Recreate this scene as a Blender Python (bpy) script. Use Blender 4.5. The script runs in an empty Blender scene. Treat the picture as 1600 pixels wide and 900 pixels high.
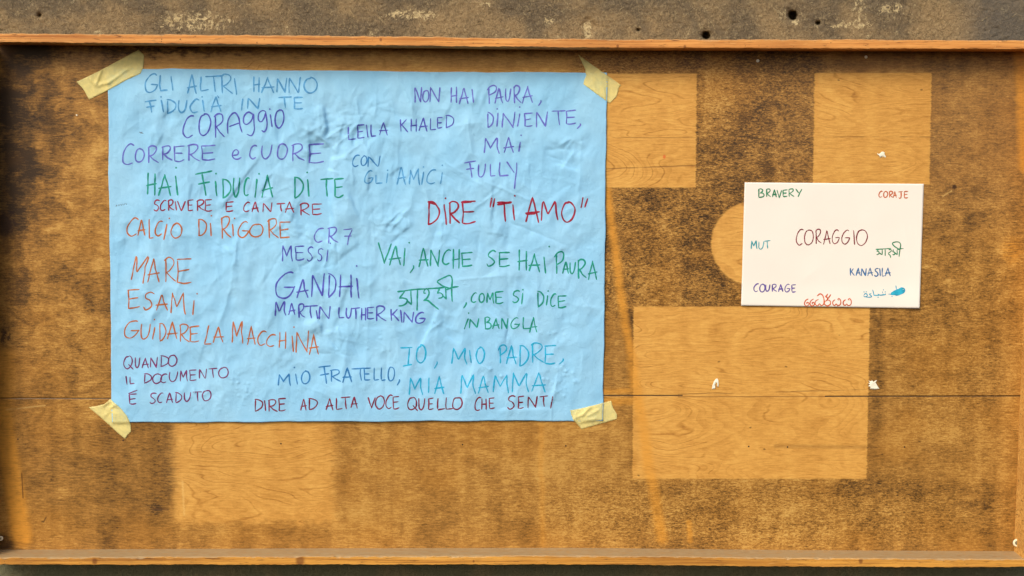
import bpy, math, random
import numpy as np
from mathutils import Vector, Matrix, Euler
from mathutils.geometry import delaunay_2d_cdt

random.seed(7)
rng = np.random.default_rng(11)
sc = bpy.context.scene
col = sc.collection

# ------------------------------------------------------------------ camera
F_PX = 2311.0                       # focal length in photo pixels (1600 wide)
DIST = 2.98                         # camera to board plane, metres
PX = DIST / F_PX                    # one photo pixel on the board, metres
PITCH = math.radians(4.6)
CAM = Vector((0.0, -DIST, 1.60))
cam_d = bpy.data.cameras.new('camera'); cam = bpy.data.objects.new('camera', cam_d); col.objects.link(cam)
cam_d.sensor_width = 36.0; cam_d.lens = 36.0 * F_PX / 1600.0
cam_d.clip_start = 0.05; cam_d.clip_end = 200
cam.location = CAM; cam.rotation_euler = (math.radians(90) - PITCH, 0, 0)
sc.camera = cam

# ------------------------------------------------------------------ sky, sun, exposure
SUN_EL, SUN_AZ = 38.0, 30.0         # degrees; azimuth to the left of the board's normal
w = bpy.data.worlds.new("World"); sc.world = w; w.use_nodes = True
wn = w.node_tree
bg = wn.nodes['Background']; sky = wn.nodes.new('ShaderNodeTexSky'); sky.sky_type = 'NISHITA'; sky.sun_disc = False
sky.sun_elevation = math.radians(SUN_EL); sky.sun_rotation = math.radians(180 + SUN_AZ)
sky.dust_density = 4.0; sky.air_density = 1.0; sky.ozone_density = 0.6
wn.links.new(sky.outputs[0], bg.inputs[0]); bg.inputs[1].default_value = 0.095
sl = bpy.data.lights.new('sun', 'SUN'); so = bpy.data.objects.new('sun', sl); col.objects.link(so)
sl.energy = 1.45; sl.angle = math.radians(27); sl.color = (1.0, 0.88, 0.74)
e, a = math.radians(SUN_EL), math.radians(SUN_AZ)
to_sun = Vector((-math.sin(a) * math.cos(e), -math.cos(a) * math.cos(e), math.sin(e)))
so.rotation_euler = to_sun.to_track_quat('Z', 'Y').to_euler()
so.location = (-2, -3, 4)
vs = sc.view_settings
vs.view_transform = 'Standard'; vs.look = 'None'; vs.gamma = 1.0; vs.exposure = 0.58; vs.use_curve_mapping = False

ILL = (1.05, 0.955, 0.98)            # rough white balance of that light, used to turn seen colours into albedos

# ------------------------------------------------------------------ helpers
ROT = Euler((math.radians(90) - PITCH, 0, 0)).to_matrix()
R_np = np.array(ROT); C_np = np.array(CAM)
def at(px, py, d=0.0):
    """point (metres) standing d in front of the board plane, seen at photo pixel px, py"""
    v = ROT @ Vector(((px - 800) / F_PX, -(py - 450) / F_PX, -1.0))
    t = (-d - CAM.y) / v.y
    return CAM + v * t
def at_np(px, py, d):
    px = np.asarray(px, float); py = np.asarray(py, float); d = np.asarray(d, float) + 0 * px
    v = np.stack([(px - 800) / F_PX, -(py - 450) / F_PX, -np.ones_like(px)], -1) @ R_np.T
    t = (-d - CAM.y) / v[..., 1]
    return C_np + v * t[..., None]
def lin(c):
    return tuple((x / 12.92 if x <= 0.04045 else ((x + 0.055) / 1.055) ** 2.4) for x in [k / 255.0 for k in c])
def alb(r, g, b, k=1.0):
    l = lin((r, g, b)); return tuple(min(0.95, l[i] / ILL[i] * k) for i in range(3)) + (1.0,)
def mesh_obj(name, verts, faces, m, parent=None, smooth=False):
    me = bpy.data.meshes.new(name); me.from_pydata([tuple(v) for v in verts], [], [tuple(f) for f in faces]); me.update()
    o = bpy.data.objects.new(name, me); col.objects.link(o)
    if m: me.materials.append(m)
    if parent: o.parent = parent
    if smooth:
        me.polygons.foreach_set('use_smooth', [True] * len(me.polygons))
    return o
def grid_obj(name, V, m, parent=None, smooth=True):
    ny, nx, _ = V.shape
    idx = np.arange(nx * ny).reshape(ny, nx)
    f = np.stack([idx[:-1, :-1], idx[1:, :-1], idx[1:, 1:], idx[:-1, 1:]], -1).reshape(-1, 4)
    me = bpy.data.meshes.new(name)
    me.vertices.add(nx * ny); me.vertices.foreach_set('co', V.reshape(-1).astype(np.float32))
    me.loops.add(f.size); me.loops.foreach_set('vertex_index', f.reshape(-1).astype(np.int32))
    me.polygons.add(len(f)); me.polygons.foreach_set('loop_start', np.arange(0, f.size, 4, dtype=np.int32))
    me.update(calc_edges=True); me.validate()
    if smooth: me.polygons.foreach_set('use_smooth', np.ones(len(f), bool))
    me.materials.append(m)
    o = bpy.data.objects.new(name, me); col.objects.link(o)
    if parent: o.parent = parent
    return o
def tag(o, label, cat, group=None, kind=None):
    o['label'] = label; o['category'] = cat
    if group: o['group'] = group
    if kind: o['kind'] = kind
    return o
def empty(name, loc):
    o = bpy.data.objects.new(name, None); o.empty_display_size = 0.05; col.objects.link(o); o.location = loc; return o
def adopt(child, parent):
    child.parent = parent; child.matrix_parent_inverse = Matrix.Translation(-Vector(parent.location)); return child
def noise2(x, y, seed):
    """smooth value noise in 0..1"""
    r = np.random.default_rng(seed).random((64, 64))
    xi = np.floor(x).astype(int); yi = np.floor(y).astype(int); fx = x - xi; fy = y - yi
    fx = fx * fx * (3 - 2 * fx); fy = fy * fy * (3 - 2 * fy)
    g = lambda i, j: r[(yi + j) % 64, (xi + i) % 64]
    return (g(0, 0) * (1 - fx) + g(1, 0) * fx) * (1 - fy) + (g(0, 1) * (1 - fx) + g(1, 1) * fx) * fy
def fbm(x, y, seed, n=4):
    s = 0; a = 0.5
    for i in range(n):
        s = s + a * noise2(x * 2 ** i, y * 2 ** i, seed + i); a *= 0.5
    return s
def sstep(a, b, x):
    t = np.clip((x - a) / (b - a), 0, 1); return t * t * (3 - 2 * t)

# ------------------------------------------------------------------ node helpers
class S:
    def __init__(s, nt, sock): s.nt = nt; s.k = sock
    def _b(s, o, op): return s.nt.math(op, s, o)
    def __add__(s, o): return s._b(o, 'ADD')
    __radd__ = __add__
    def __mul__(s, o): return s._b(o, 'MULTIPLY')
    __rmul__ = __mul__
    def __sub__(s, o): return s._b(o, 'SUBTRACT')
    def __rsub__(s, o): return s.nt.math('SUBTRACT', o, s)
    def __truediv__(s, o): return s._b(o, 'DIVIDE')
class NT:
    def __init__(s, name):
        s.mat = bpy.data.materials.new(name); s.mat.use_nodes = True; s.t = s.mat.node_tree
        s.bsdf = s.t.nodes['Principled BSDF']; s.out = s.t.nodes['Material Output']
        s.bsdf.inputs['Specular IOR Level'].default_value = 0.3
    def n(s, ty): return s.t.nodes.new(ty)
    def put(s, v, sock):
        if isinstance(v, S): s.t.links.new(v.k, sock)
        else: sock.default_value = v
    def math(s, op, a, b=None, c=None, clamp=False):
        m = s.n('ShaderNodeMath'); m.operation = op; m.use_clamp = clamp
        s.put(a, m.inputs[0])
        if b is not None: s.put(b, m.inputs[1])
        if c is not None: s.put(c, m.inputs[2])
        return S(s, m.outputs[0])
    def mx(s, a, b): return s.math('MAXIMUM', a, b)
    def mn(s, a, b): return s.math('MINIMUM', a, b)
    def ab(s, a): return s.math('ABSOLUTE', a)
    def clamp(s, a): return s.math('ADD', a, 0.0, clamp=True)
    def ss(s, x, lo, hi, to0=0.0, to1=1.0):
        m = s.n('ShaderNodeMapRange'); m.interpolation_type = 'SMOOTHSTEP'; m.clamp = True
        s.put(x, m.inputs[0]); s.put(lo, m.inputs[1]); s.put(hi, m.inputs[2]); s.put(to0, m.inputs[3]); s.put(to1, m.inputs[4])
        return S(s, m.outputs[0])
    def pos(s):
        tc = s.n('ShaderNodeTexCoord'); sp = s.n('ShaderNodeSeparateXYZ'); s.t.links.new(tc.outputs['Object'], sp.inputs[0])
        return S(s, sp.outputs[0]), S(s, sp.outputs[1]), S(s, sp.outputs[2])
    def vec(s, x, y, z):
        c = s.n('ShaderNodeCombineXYZ'); s.put(x, c.inputs[0]); s.put(y, c.inputs[1]); s.put(z, c.inputs[2]); return S(s, c.outputs[0])
    def noise(s, x, y, z, sx, sy, sz, detail=3, rough=0.55, dist=0.0, off=0.0):
        v = s.vec(x * sx + off, y * sy + off * 1.7 if sy else off * 1.7, z * sz + off * 0.6)
        k = s.n('ShaderNodeTexNoise'); s.t.links.new(v.k, k.inputs['Vector']); k.inputs['Scale'].default_value = 1
        k.inputs['Detail'].default_value = detail; k.inputs['Roughness'].default_value = rough; k.inputs['Distortion'].default_value = dist
        return S(s, k.outputs[0])
    def voro(s, x, y, z, sx, sy, sz, feature='F1', rnd=1.0):
        v = s.vec(x * sx, y * sy if sy else 0.0, z * sz)
        k = s.n('ShaderNodeTexVoronoi'); k.feature = feature; s.t.links.new(v.k, k.inputs['Vector']); k.inputs['Scale'].default_value = 1
        k.inputs['Randomness'].default_value = rnd
        return S(s, k.outputs['Distance'])
    def mix(s, f, a, b, mode='MIX'):
        m = s.n('ShaderNodeMix'); m.data_type = 'RGBA'; m.blend_type = mode; m.clamp_factor = True
        s.put(f, m.inputs[0]); s.put(a, m.inputs[6]); s.put(b, m.inputs[7]); return S(s, m.outputs[2])
    def bump(s, h, strength=0.3, dist=0.001):
        b = s.n('ShaderNodeBump'); b.inputs['Strength'].default_value = strength; b.inputs['Distance'].default_value = dist
        s.t.links.new(h.k, b.inputs['Height']); s.t.links.new(b.outputs[0], s.bsdf.inputs['Normal']); return b
    def color(s, c): s.put(c, s.bsdf.inputs['Base Color'])
    def rough(s, r): s.put(r, s.bsdf.inputs['Roughness'])
    # masks given in photo pixels, turned into metres on the board plane
    def rect(s, x, z, x0, y0, x1, y1, soft=1.5):
        a = at(x0, y0); b = at(x1, y1); cx, cz = (a.x + b.x) / 2, (a.z + b.z) / 2; hx, hz = abs(b.x - a.x) / 2, abs(b.z - a.z) / 2
        d = s.mx(s.ab(x - cx) - hx, s.ab(z - cz) - hz)
        return s.ss(d, -soft * PX, soft * PX, 1.0, 0.0)
    def ell(s, x, z, cx, cy, rx, ry, soft=0.5):
        c = at(cx, cy)
        dx = (x - c.x) / (rx * PX); dz = (z - c.z) / (ry * PX)
        return s.ss(s.math('SQRT', dx * dx + dz * dz), 1 - soft, 1 + soft, 1.0, 0.0)
    def seg(s, x, z, x0, y0, x1, y1, w, soft):
        a = at(x0, y0); b = at(x1, y1); dx, dz = b.x - a.x, b.z - a.z; L2 = dx * dx + dz * dz
        px, pz = x - a.x, z - a.z
        t = s.math('DIVIDE', px * dx + pz * dz, L2, clamp=True)
        ex = px - t * dx; ez = pz - t * dz
        return s.ss(s.math('SQRT', ex * ex + ez * ez), (w - soft) * PX, (w + soft) * PX, 1.0, 0.0)

# ------------------------------------------------------------------ materials
def plywood():
    m = NT('weathered plywood'); x, y, z = m.pos()
    fine = m.noise(x, y, z, 45, 0, 330, 3, 0.6)                        # long grain fibres
    dash = m.noise(x, y, z, 170, 0, 420, 3, 0.6, 0.6, 5.0)             # short dashes
    spk = m.noise(x, y, z, 260, 0, 560, 3, 0.65, 0.9, 15.0)
    cloud = m.noise(x, y, z, 16, 0, 25, 7, 0.66, 0.9, 3.0)              # soft stains
    blot = m.noise(x, y, z, 4.5, 0, 6, 4, 0.55, 0.6, 11.0)
    vert = m.noise(x, y, z, 30, 0, 2.2, 3, 0.55, 0, 21.0)               # wiped vertical smears
    brk = m.noise(x, y, z, 22, 0, 22, 3, 0.6, 0, 25.0)
    # ragged edges: horizontal jitter that changes quickly from fibre to fibre
    jag = m.noise(x, y, z, 40, 0, 300, 4, 0.7, 0, 31.0) - 0.5
    xr = x + jag * (8 * PX); zr = z + (m.noise(x, y, z, 90, 0, 60, 3, 0.6, 0, 41.0) - 0.5) * (2.4 * PX)
    xrr = x + jag * (60 * PX) + (cloud - 0.5) * (50 * PX); zrr = z + (m.noise(x, y, z, 40, 0, 70, 5, 0.7, 0, 43.0) - 0.5) * (50 * PX)
    clean = m.rect(xr, zr, 930, 115, 1087, 293, 1.2)
    clean = m.mx(clean, m.rect(xr, zr, 1273, 114, 1452, 288, 1.2) * 0.95)
    clean = m.mx(clean, m.rect(xr, zr, 990, 479, 1354, 748, 1.2))
    clean = m.mx(clean, m.ell(xr, zr, 1176, 380, 65, 65, 0.03))
    clean = m.mx(clean, m.rect(x + jag * (26 * PX), zrr, 268, 600, 524, 818, 12.0) * 0.85)
    clean = m.mx(clean, m.rect(xrr, zrr, 222, 86, 900, 140, 8.0) * 0.6)
    # how dark the old varnish has become, place by place, plus a painted corner shadow
    d = (blot - 0.5) * 0.55
    grit = m.ell(x, z, 1180, 270, 150, 220, 0.5)
    grit = m.mx(grit, m.ell(x, z, 1050, 390, 160, 130, 0.4)); grit = m.mx(grit, m.ell(x, z, 1020, 100, 200, 40, 0.5) * 0.7)
    grit = m.mx(grit, m.ell(x, z, 1200, 800, 380, 70, 0.6) * 0.7); grit = m.mx(grit, m.ell(x, z, 1500, 420, 130, 340, 0.6) * 0.45)
    grit = m.mx(grit, m.ell(x, z, 90, 480, 110, 180, 0.6) * 0.3)
    def more(mask, k):
        nonlocal d
        d = d + mask * k
    more(m.ell(xrr, zrr, 40, 210, 62, 170, 0.35), 0.30); more(m.ell(xrr, zrr, 20, 230, 36, 130, 0.5), 0.14)
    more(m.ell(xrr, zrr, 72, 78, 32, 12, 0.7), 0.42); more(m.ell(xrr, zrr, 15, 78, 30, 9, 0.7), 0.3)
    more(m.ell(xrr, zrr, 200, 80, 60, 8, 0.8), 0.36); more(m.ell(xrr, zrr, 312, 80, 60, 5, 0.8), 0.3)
    more(m.ell(xrr, zrr, 110, 170, 34, 90, 0.7), 0.12); more(m.ell(x + (cloud - 0.5) * (30 * PX), z, 18, 420, 28, 62, 0.25), 0.20)
    more(m.ell(x, z, 1180, 260, 110, 210, 0.6), 0.12); more(m.ell(x, z, 1195, 270, 60, 110, 0.7), 0.08); more(m.ell(x, z, 1050, 380, 120, 110, 0.5), 0.16)
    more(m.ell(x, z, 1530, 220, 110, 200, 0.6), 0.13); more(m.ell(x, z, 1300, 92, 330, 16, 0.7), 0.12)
    more(m.rect(x, z, 530, 650, 985, 870, 40), -0.08); more(m.rect(x, z, 60, 350, 175, 610, 40), -0.02)
    more(m.ell(xrr, zrr, 150, 720, 130, 170, 0.5), 0.08); more(m.ell(xrr, zrr, 262, 700, 12, 80, 0.7), 0.16)
    more(m.ell(xrr, zrr, 248, 795, 14, 6, 0.7), 0.3); more(m.ell(xrr, zrr, 1310, 764, 420, 12, 0.7), 0.10)
    more(m.ell(x, z, 1365, 620, 16, 140, 0.6), 0.10); more(m.ell(xr, zrr, 985, 520, 8, 60, 0.6), 0.22); more(m.ell(xrr, zrr, 1518, 789, 26, 7, 0.7), 0.2)
    more(m.ell(xrr, zrr, 6, 852, 22, 14, 0.7), 0.45); more(m.ell(x, z, 1490, 480, 110, 260, 0.7), -0.04)  # first ellipse paints the shadow in the frame's lower left corner
    amp = m.ss(grit, 0.0, 1.0, 1.0, 3.0)
    cl = m.mx(m.ell(x, z, 60, 300, 190, 330, 0.5) * 1.3, m.ell(x, z, 1200, 330, 330, 300, 0.6)) * 0.55 + 0.62
    t = 0.565 - d + (cloud - 0.5) * cl + (fine - 0.5) * 0.7 + (dash * 0.5 + spk * 0.5 - 0.5) * amp + (vert - 0.5) * 0.45
    rp = m.n('ShaderNodeValToRGB'); m.put(m.clamp(t), rp.inputs[0]); cr = rp.color_ramp; cr.interpolation = 'EASE'
    stops = ((0.02, (52, 33, 15)), (0.24, (92, 62, 28)), (0.44, (136, 93, 42)), (0.60, (164, 114, 54)), (0.80, (192, 141, 72)), (1.0, (206, 160, 90)))
    while len(cr.elements) < len(stops): cr.elements.new(0.5)
    for e_, (p_, c_) in zip(cr.elements, stops): e_.position = p_; e_.color = alb(*c_)
    c = S(m, rp.outputs[0])
    warm = m.ss(z, at(0, 300).z, at(0, 700).z)
    c = m.mix(m.ss(m.noise(x, y, z, 7, 0, 9, 3, 0.5, 0, 71.0), 0.42, 0.75) * 0.4, c, m.mix(0.5, c, alb(176, 112, 34)))
    c = m.mix(m.ell(x, z, 1450, 180, 280, 150, 0.7) * 0.35, c, m.mix(0.6, c, alb(140, 106, 78)))
    # clean veneer with drawn out growth rings
    ring = m.noise(x, y, z, 2.4, 0, 9.5, 2, 0.45, 0.35, 51.0) * 24.0 + m.noise(x, y, z, 10, 0, 26, 3, 0.5, 0, 57.0) * 1.3
    fr = m.math('FRACT', ring)
    line = m.ss(m.ab(fr - 0.5), 0.0, 0.11, 1.0, 0.0) * m.ss(brk * 0.5 + blot * 0.5, 0.42, 0.56)
    line = m.mx(line, m.ss(fr, 0.0, 0.5, 0.35, 0.0))
    t2 = 0.55 + (fine - 0.5) * 0.7 + (cloud - 0.5) * 0.55 + (dash * 0.5 + spk * 0.5 - 0.5) * 0.5 - line * 0.34 + (vert - 0.5) * 0.25 + (blot - 0.5) * 0.3
    rp2 = m.n('ShaderNodeValToRGB'); m.put(m.clamp(t2), rp2.inputs[0]); cr = rp2.color_ramp
    stops = ((0.0, (146, 92, 40)), (0.3, (192, 133, 62)), (0.55, (214, 154, 77)), (0.8, (228, 172, 92)), (1.0, (240, 192, 118)))
    while len(cr.elements) < len(stops): cr.elements.new(0.5)
    for e_, (p_, c_) in zip(cr.elements, stops): e_.position = p_; e_.color = alb(*c_)
    cc = S(m, rp2.outputs[0])
    cc = m.mix(m.ss(dash, 0.66, 0.78) * 0.6, cc, alb(120, 76, 36))
    c = m.mix(clean, c, cc)
    # orange rubbed streaks; those at the left edge also paint out the rail's shadow
    sx_ = xr + (m.noise(x, y, z, 0, 0, 12, 3, 0.6, 0, 91.0) - 0.5) * (10 * PX)
    st = m.mx(m.seg(sx_, z, 948, 300, 986, 560, 6, 5) * 0.75, m.seg(sx_, z, 986, 560, 1034, 842, 8, 6) * 0.6)
    st = m.mx(st, m.seg(xr, z, 944, 612, 1000, 610, 4, 3) * 0.5)
    st = m.mx(st, m.seg(xr, z, 944, 628, 1000, 626, 6, 4) * 0.5)
    st = m.mx(st, m.seg(sx_, z, 1076, 815, 1078, 845, 4, 3) * 0.5)
    st = m.mx(st, m.seg(sx_, z, 845, 665, 848, 850, 4, 4) * 0.25)
    st = m.mx(st, m.seg(xr, z, 2, 640, 34, 840, 15, 7) * 0.75)  # orange left edge, made stronger to brighten the side rail's shadow
    st = m.mx(st, m.seg(x, z, 6, 560, 0, 700, 16, 12) * 0.5)
    st = m.mx(st, m.seg(xr, z, 1594, 85, 1601, 260, 9, 6) * 0.5)
    st = m.mx(st, m.ell(xr, z, 1580, 392, 14, 18, 0.7) * 0.5 * m.ss(fine, 0.35, 0.6))
    c = m.mix(st * m.ss(cloud * 0.5 + fine * 0.5, 0.3, 0.6, 0.4, 1.0), c, alb(222, 148, 52))
    # dark tar-like spots at the left edge, small pits
    wx = x + (spk - 0.5) * (16 * PX) + (cloud - 0.5) * (40 * PX); wz = z + (dash - 0.5) * (20 * PX)
    spots = m.ell(wx, wz, 4, 350, 13, 19, 0.3)
    for q in ((16, 333, 4, 4), (21, 349, 3, 4), (4, 525, 5, 14), (15, 527, 4, 5)):
        spots = m.mx(spots, m.ell(wx, wz, *q, 0.5))
    spots = m.mx(spots, m.ell(xr, zr, 1491, 292, 3.2, 3.6, 0.35)); spots = m.mx(spots, m.ell(xr, zr, 1523, 297, 6, 6, 0.8) * 0.6)
    c = m.mix(spots * 0.85, c, alb(44, 22, 14))
    for q in ((1436, 690), (1378, 710), (1173, 668), (1123, 565), (183, 825), (66, 815), (1228, 573), (1194, 702), (998, 743), (1310, 125), (1440, 140)):
        c = m.mix(m.ell(xr, zr, q[0], q[1], 2.0, 1.2, 0.6) * 0.7, c, alb(60, 34, 18))
    # seams of the veneer sheets
    wob = (m.noise(x, y, z, 12, 0, 0.0, 3, 0.6, 0, 81.0) - 0.5) * (3 * PX)
    bk = m.ss(brk, 0.36, 0.55)
    crack = m.seg(x, z + wob * 0.3, -40, 622, 172, 622.5, 0.8, 0.6) * 0.9
    crack = m.mx(crack, m.seg(x, z + wob * 0.2, 940, 618, 1066, 618, 0.85, 0.6) * 0.95)
    crack = m.mx(crack, m.seg(x, z + wob * 0.2, 1290, 619.3, 1660, 618.5, 0.9, 0.6))
    soft = m.seg(x, z + wob * 2, 1060, 616, 1354, 609, 0.7, 0.6) * 0.55 * bk
    soft = m.mx(soft, m.seg(x, z + wob * 0.5, 1060, 620, 1290, 619.6, 0.7, 0.5) * 0.55)
    soft = m.mx(soft, m.seg(x, z + wob, 948, 264, 1120, 257, 0.8, 0.7) * 0.6 * bk)
    soft = m.mx(soft, m.seg(x, z + wob * 0.4, 948, 215, 1090, 215, 0.6, 0.5) * 0.4 * bk)
    soft = m.mx(soft, m.seg(x, z + wob * 0.4, 1273, 214, 1455, 214, 0.7, 0.5) * 0.55 * bk)
    soft = m.mx(soft, m.seg(x, z + wob, 1212, 697, 1360, 699, 2.6, 2.4) * 0.3)
    soft = m.mx(soft, m.seg(x + wob, z, 34, 740, 36, 778, 0.9, 0.6) * 0.8)
    soft = m.mx(soft, m.seg(x, z, 72, 808, 68, 816, 1.0, 0.6) * 0.8)
    soft = m.mx(soft, m.seg(x, z + wob, 240, 795, 262, 796, 1.6, 1.4) * 0.6)
    c = m.mix(soft, c, alb(92, 58, 28)); c = m.mix(crack, c, alb(42, 24, 14))
    pale = m.mx(m.seg(xr, z, 285, 752, 288, 805, 1.4, 1.1) * 0.45, m.seg(xr, z, 1473, 307, 1487, 298, 0.9, 0.7) * 0.5)
    pale = m.mx(pale, m.seg(x, z + wob, 10, 640, 70, 634, 1.2, 1.0) * 0.35 * bk)
    c = m.mix(pale, c, alb(226, 182, 112))
    c = m.mix(m.ell(x, z, 1038, 245, 2.2, 3, 0.5) * 0.8, c, alb(214, 96, 48))
    m.color(c); m.rough(m.ss(d + cloud * 0.3, 0.1, 0.6, 0.40, 0.62))
    h = fine * 0.5 + dash * 0.5 + cloud * 0.3 - crack * 2.5 - soft * 0.6
    m.bump(h, 0.4, 0.0012)
    return m.mat

def pine(name, c0, c1, c2, dust=0.0, knots=()):
    m = NT(name); x, y, z = m.pos()
    g = m.noise(x, y, z, 3.0, 120, 160, 4, 0.6, 0.4)
    g2 = m.noise(x, y, z, 9, 320, 520, 3, 0.6, 0.0, 7.0)
    b = m.noise(x, y, z, 6, 10, 12, 3, 0.5, 0, 13.0)
    c = m.mix(m.ss(g, 0.36, 0.62), c0, c1)
    c = m.mix(m.ss(g, 0.58, 0.66) * 0.6, c, c2)
    c = m.mix(m.ss(g2, 0.5, 0.68) * 0.6, c, c2)
    c = m.mix(m.ss(b, 0.42, 0.7) * 0.45, c, c2)
    wr = m.noise(x, y, z, 25, 60, 300, 4, 0.7, 0.6, 37.0)
    c = m.mix(m.ss(wr, 0.57, 0.66) * 0.75, c, alb(98, 56, 28))
    c = m.mix(m.ss(wr, 0.40, 0.32) * 0.35, c, alb(244, 190, 120))
    for kx, kz, r in knots:
        dx = (x - kx) / r; dz = (z - kz) / (r * 1.25)
        q = m.math('SQRT', dx * dx + dz * dz) + (g2 - 0.5) * 0.5
        c = m.mix(m.ss(q, 0.4, 1.2, 0.7, 0.0), c, alb(104, 50, 20))
    sp = m.noise(x, y, z, 160, 160, 160, 2, 0.5, 0, 17.0)
    c = m.mix(m.ss(sp, 0.70, 0.76) * 0.8, c, alb(70, 36, 16))
    if dust:
        ge = m.n('ShaderNodeNewGeometry'); sp3 = m.n('ShaderNodeSeparateXYZ'); m.t.links.new(ge.outputs['True Normal'], sp3.inputs[0])
        up = m.ss(S(m, sp3.outputs[2]), 0.55, 0.9)
        dn = m.noise(x, y, z, 60, 90, 60, 4, 0.6, 0, 23.0)
        c = m.mix(up * m.ss(dn, 0.2, 0.55, 0.65, 1.0) * dust, c, m.mix(dn, alb(146, 120, 88), alb(186, 158, 122)))
    m.color(c); m.rough(0.6); m.bump(g * 0.5 + g2 * 0.5, 0.35, 0.001)
    return m.mat

def concrete():
    m = NT('rough grey plaster'); x, y, z = m.pos()
    n1 = m.noise(x, y, z, 210, 210, 170, 4, 0.6, 1.4); n2 = m.noise(x, y, z, 9, 9, 9, 4, 0.6, 0.3, 3.0)
    n3 = m.noise(x, y, z, 420, 420, 420, 3, 0.6, 0, 8.0)
    n4 = m.noise(x, y, z, 45, 45, 30, 5, 0.7, 0.5, 15.0)
    c = m.mix(m.ss(n2, 0.36, 0.62), alb(146, 120, 88), alb(106, 90, 72))
    c = m.mix(m.ss(n1, 0.5, 0.36) * 0.5, c, alb(60, 50, 37))
    c = m.mix(m.ss(n1, 0.53, 0.66) * 0.5, c, alb(168, 146, 110))
    c = m.mix(m.ss(n4, 0.60, 0.70) * m.ss(n3, 0.40, 0.55) * 0.65, c, alb(202, 180, 140))
    c = m.mix(m.ss(x, at(1480, 20).x, at(1560, 20).x) * 0.6, c, alb(92, 86, 82))
    scr = m.noise(x * 0.8 + z * 0.6, y, z * 0.8 - x * 0.6, 20, 20, 330, 3, 0.6, 0.5, 47.0)
    c = m.mix(m.ss(scr, 0.64, 0.72) * m.ss(n4, 0.45, 0.6) * 0.6, c, alb(186, 164, 124))
    c = m.mix(m.ss(scr, 0.36, 0.28) * 0.4, c, alb(62, 52, 40))
    xr = x + (n4 - 0.5) * (26 * PX); zr = z + (n1 - 0.5) * (20 * PX)
    fl = m.ell(xr, zr, 920, 43, 9, 17, 0.35)
    for q in ((757, 4, 9, 5), (857, 32, 14, 9), (1248, 32, 9, 10), (1279, 38, 6, 6), (872, 58, 5, 4), (831, 45, 5, 3), (445, 46, 4, 9), (1350, 18, 14, 34), (1335, 36, 44, 7), (1400, 10, 22, 10), (640, 20, 60, 10), (300, 30, 70, 18)):
        fl = m.mx(fl, m.ell(xr, zr, *q, 0.5) * 0.85)
    for q in ((584, 0, 584, 58), (1441, 40, 1441, 62), (445, 35, 438, 52), (925, 2, 905, 28), (663, 27, 672, 24)):
        fl = m.mx(fl, m.seg(xr * 0.4 + x * 0.6, z, *q, 1.0, 0.8) * 0.55)
    rag = m.noise(x, y, z, 110, 110, 110, 5, 0.75, 1.0, 27.0)
    c = m.mix(m.ss(fl * 0.34 + rag, 0.75, 0.88), c, alb(196, 172, 132))
    low_bounce = m.ss(z, at(0, 800).z, at(0, 880).z, 0.0, 1.0)  # lighter wall colour below, painted in for missing bounce light under the rail
    c = m.mix(low_bounce * m.ss(n2, 0.3, 0.6, 0.4, 0.85), c, alb(112, 108, 82))
    m.color(c); m.rough(0.85); m.bump(n1 * 1.0 + n3 * 0.4 + n4 * 0.2, 0.8, 0.004)
    return m.mat

def paper(name, c0, c1, bump=0.2):
    m = NT(name); x, y, z = m.pos()
    n = m.noise(x, y, z, 9, 9, 9, 3, 0.5); f = m.noise(x, y, z, 900, 900, 900, 2, 0.5)
    c = m.mix(m.ss(n, 0.3, 0.7), c0, c1)
    m.color(c); m.rough(0.7); m.bsdf.inputs['Specular IOR Level'].default_value = 0.2
    cr = m.noise(x, y, z, 55, 55, 55, 4, 0.6, 1.2, 4.0)
    vo = m.voro(x + cr * 0.02, y, z + cr * 0.03, 34, 0, 17, 'DISTANCE_TO_EDGE')
    m.bump(cr * 0.8 + f * 0.05 + m.ss(vo, 0.0, 0.12) * 0.12, bump, 0.004)
    return m.mat

def ink(rgb):
    key = 'ink %d %d %d' % rgb
    if key in bpy.data.materials: return bpy.data.materials[key]
    m = NT(key); x, y, z = m.pos()
    n = m.noise(x, y, z, 130, 130, 130, 3, 0.6)
    d = tuple(int(k * 0.86) for k in rgb); l = tuple(int(k + (255 - k) * 0.10) for k in rgb)
    m.color(m.mix(m.ss(n, 0.3, 0.7), alb(*d), alb(*l))); m.rough(0.6)
    return m.mat

def tape_mat():
    m = NT('cream masking tape'); x, y, z = m.pos()
    n = m.noise(x, y, z, 60, 60, 60, 4, 0.6, 0.4); cr = m.noise(x, y, z, 500, 500, 500, 2, 0.6)
    m.color(m.mix(n, alb(252, 224, 140), alb(255, 242, 178))); m.rough(0.5)
    m.bump(cr * 0.3 + n * 0.8, 0.25, 0.002)
    tr = m.n('ShaderNodeBsdfTransparent'); mx = m.n('ShaderNodeMixShader')
    m.put(m.ss(n, 0.3, 0.7, 0.34, 0.52), mx.inputs[0])
    m.t.links.new(m.bsdf.outputs[0], mx.inputs[1]); m.t.links.new(tr.outputs[0], mx.inputs[2]); m.t.links.new(mx.outputs[0], m.out.inputs['Surface'])
    return m.mat
def plain(name, c, rough=0.5, metal=0.0):
    m = NT(name); x, y, z = m.pos(); n = m.noise(x, y, z, 300, 300, 300, 3, 0.6)
    m.color(m.mix(n, tuple(k * 0.8 for k in c[:3]) + (1,), c)); m.rough(rough); m.bsdf.inputs['Metallic'].default_value = metal
    m.bump(n, 0.15, 0.001)
    return m.mat

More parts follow.
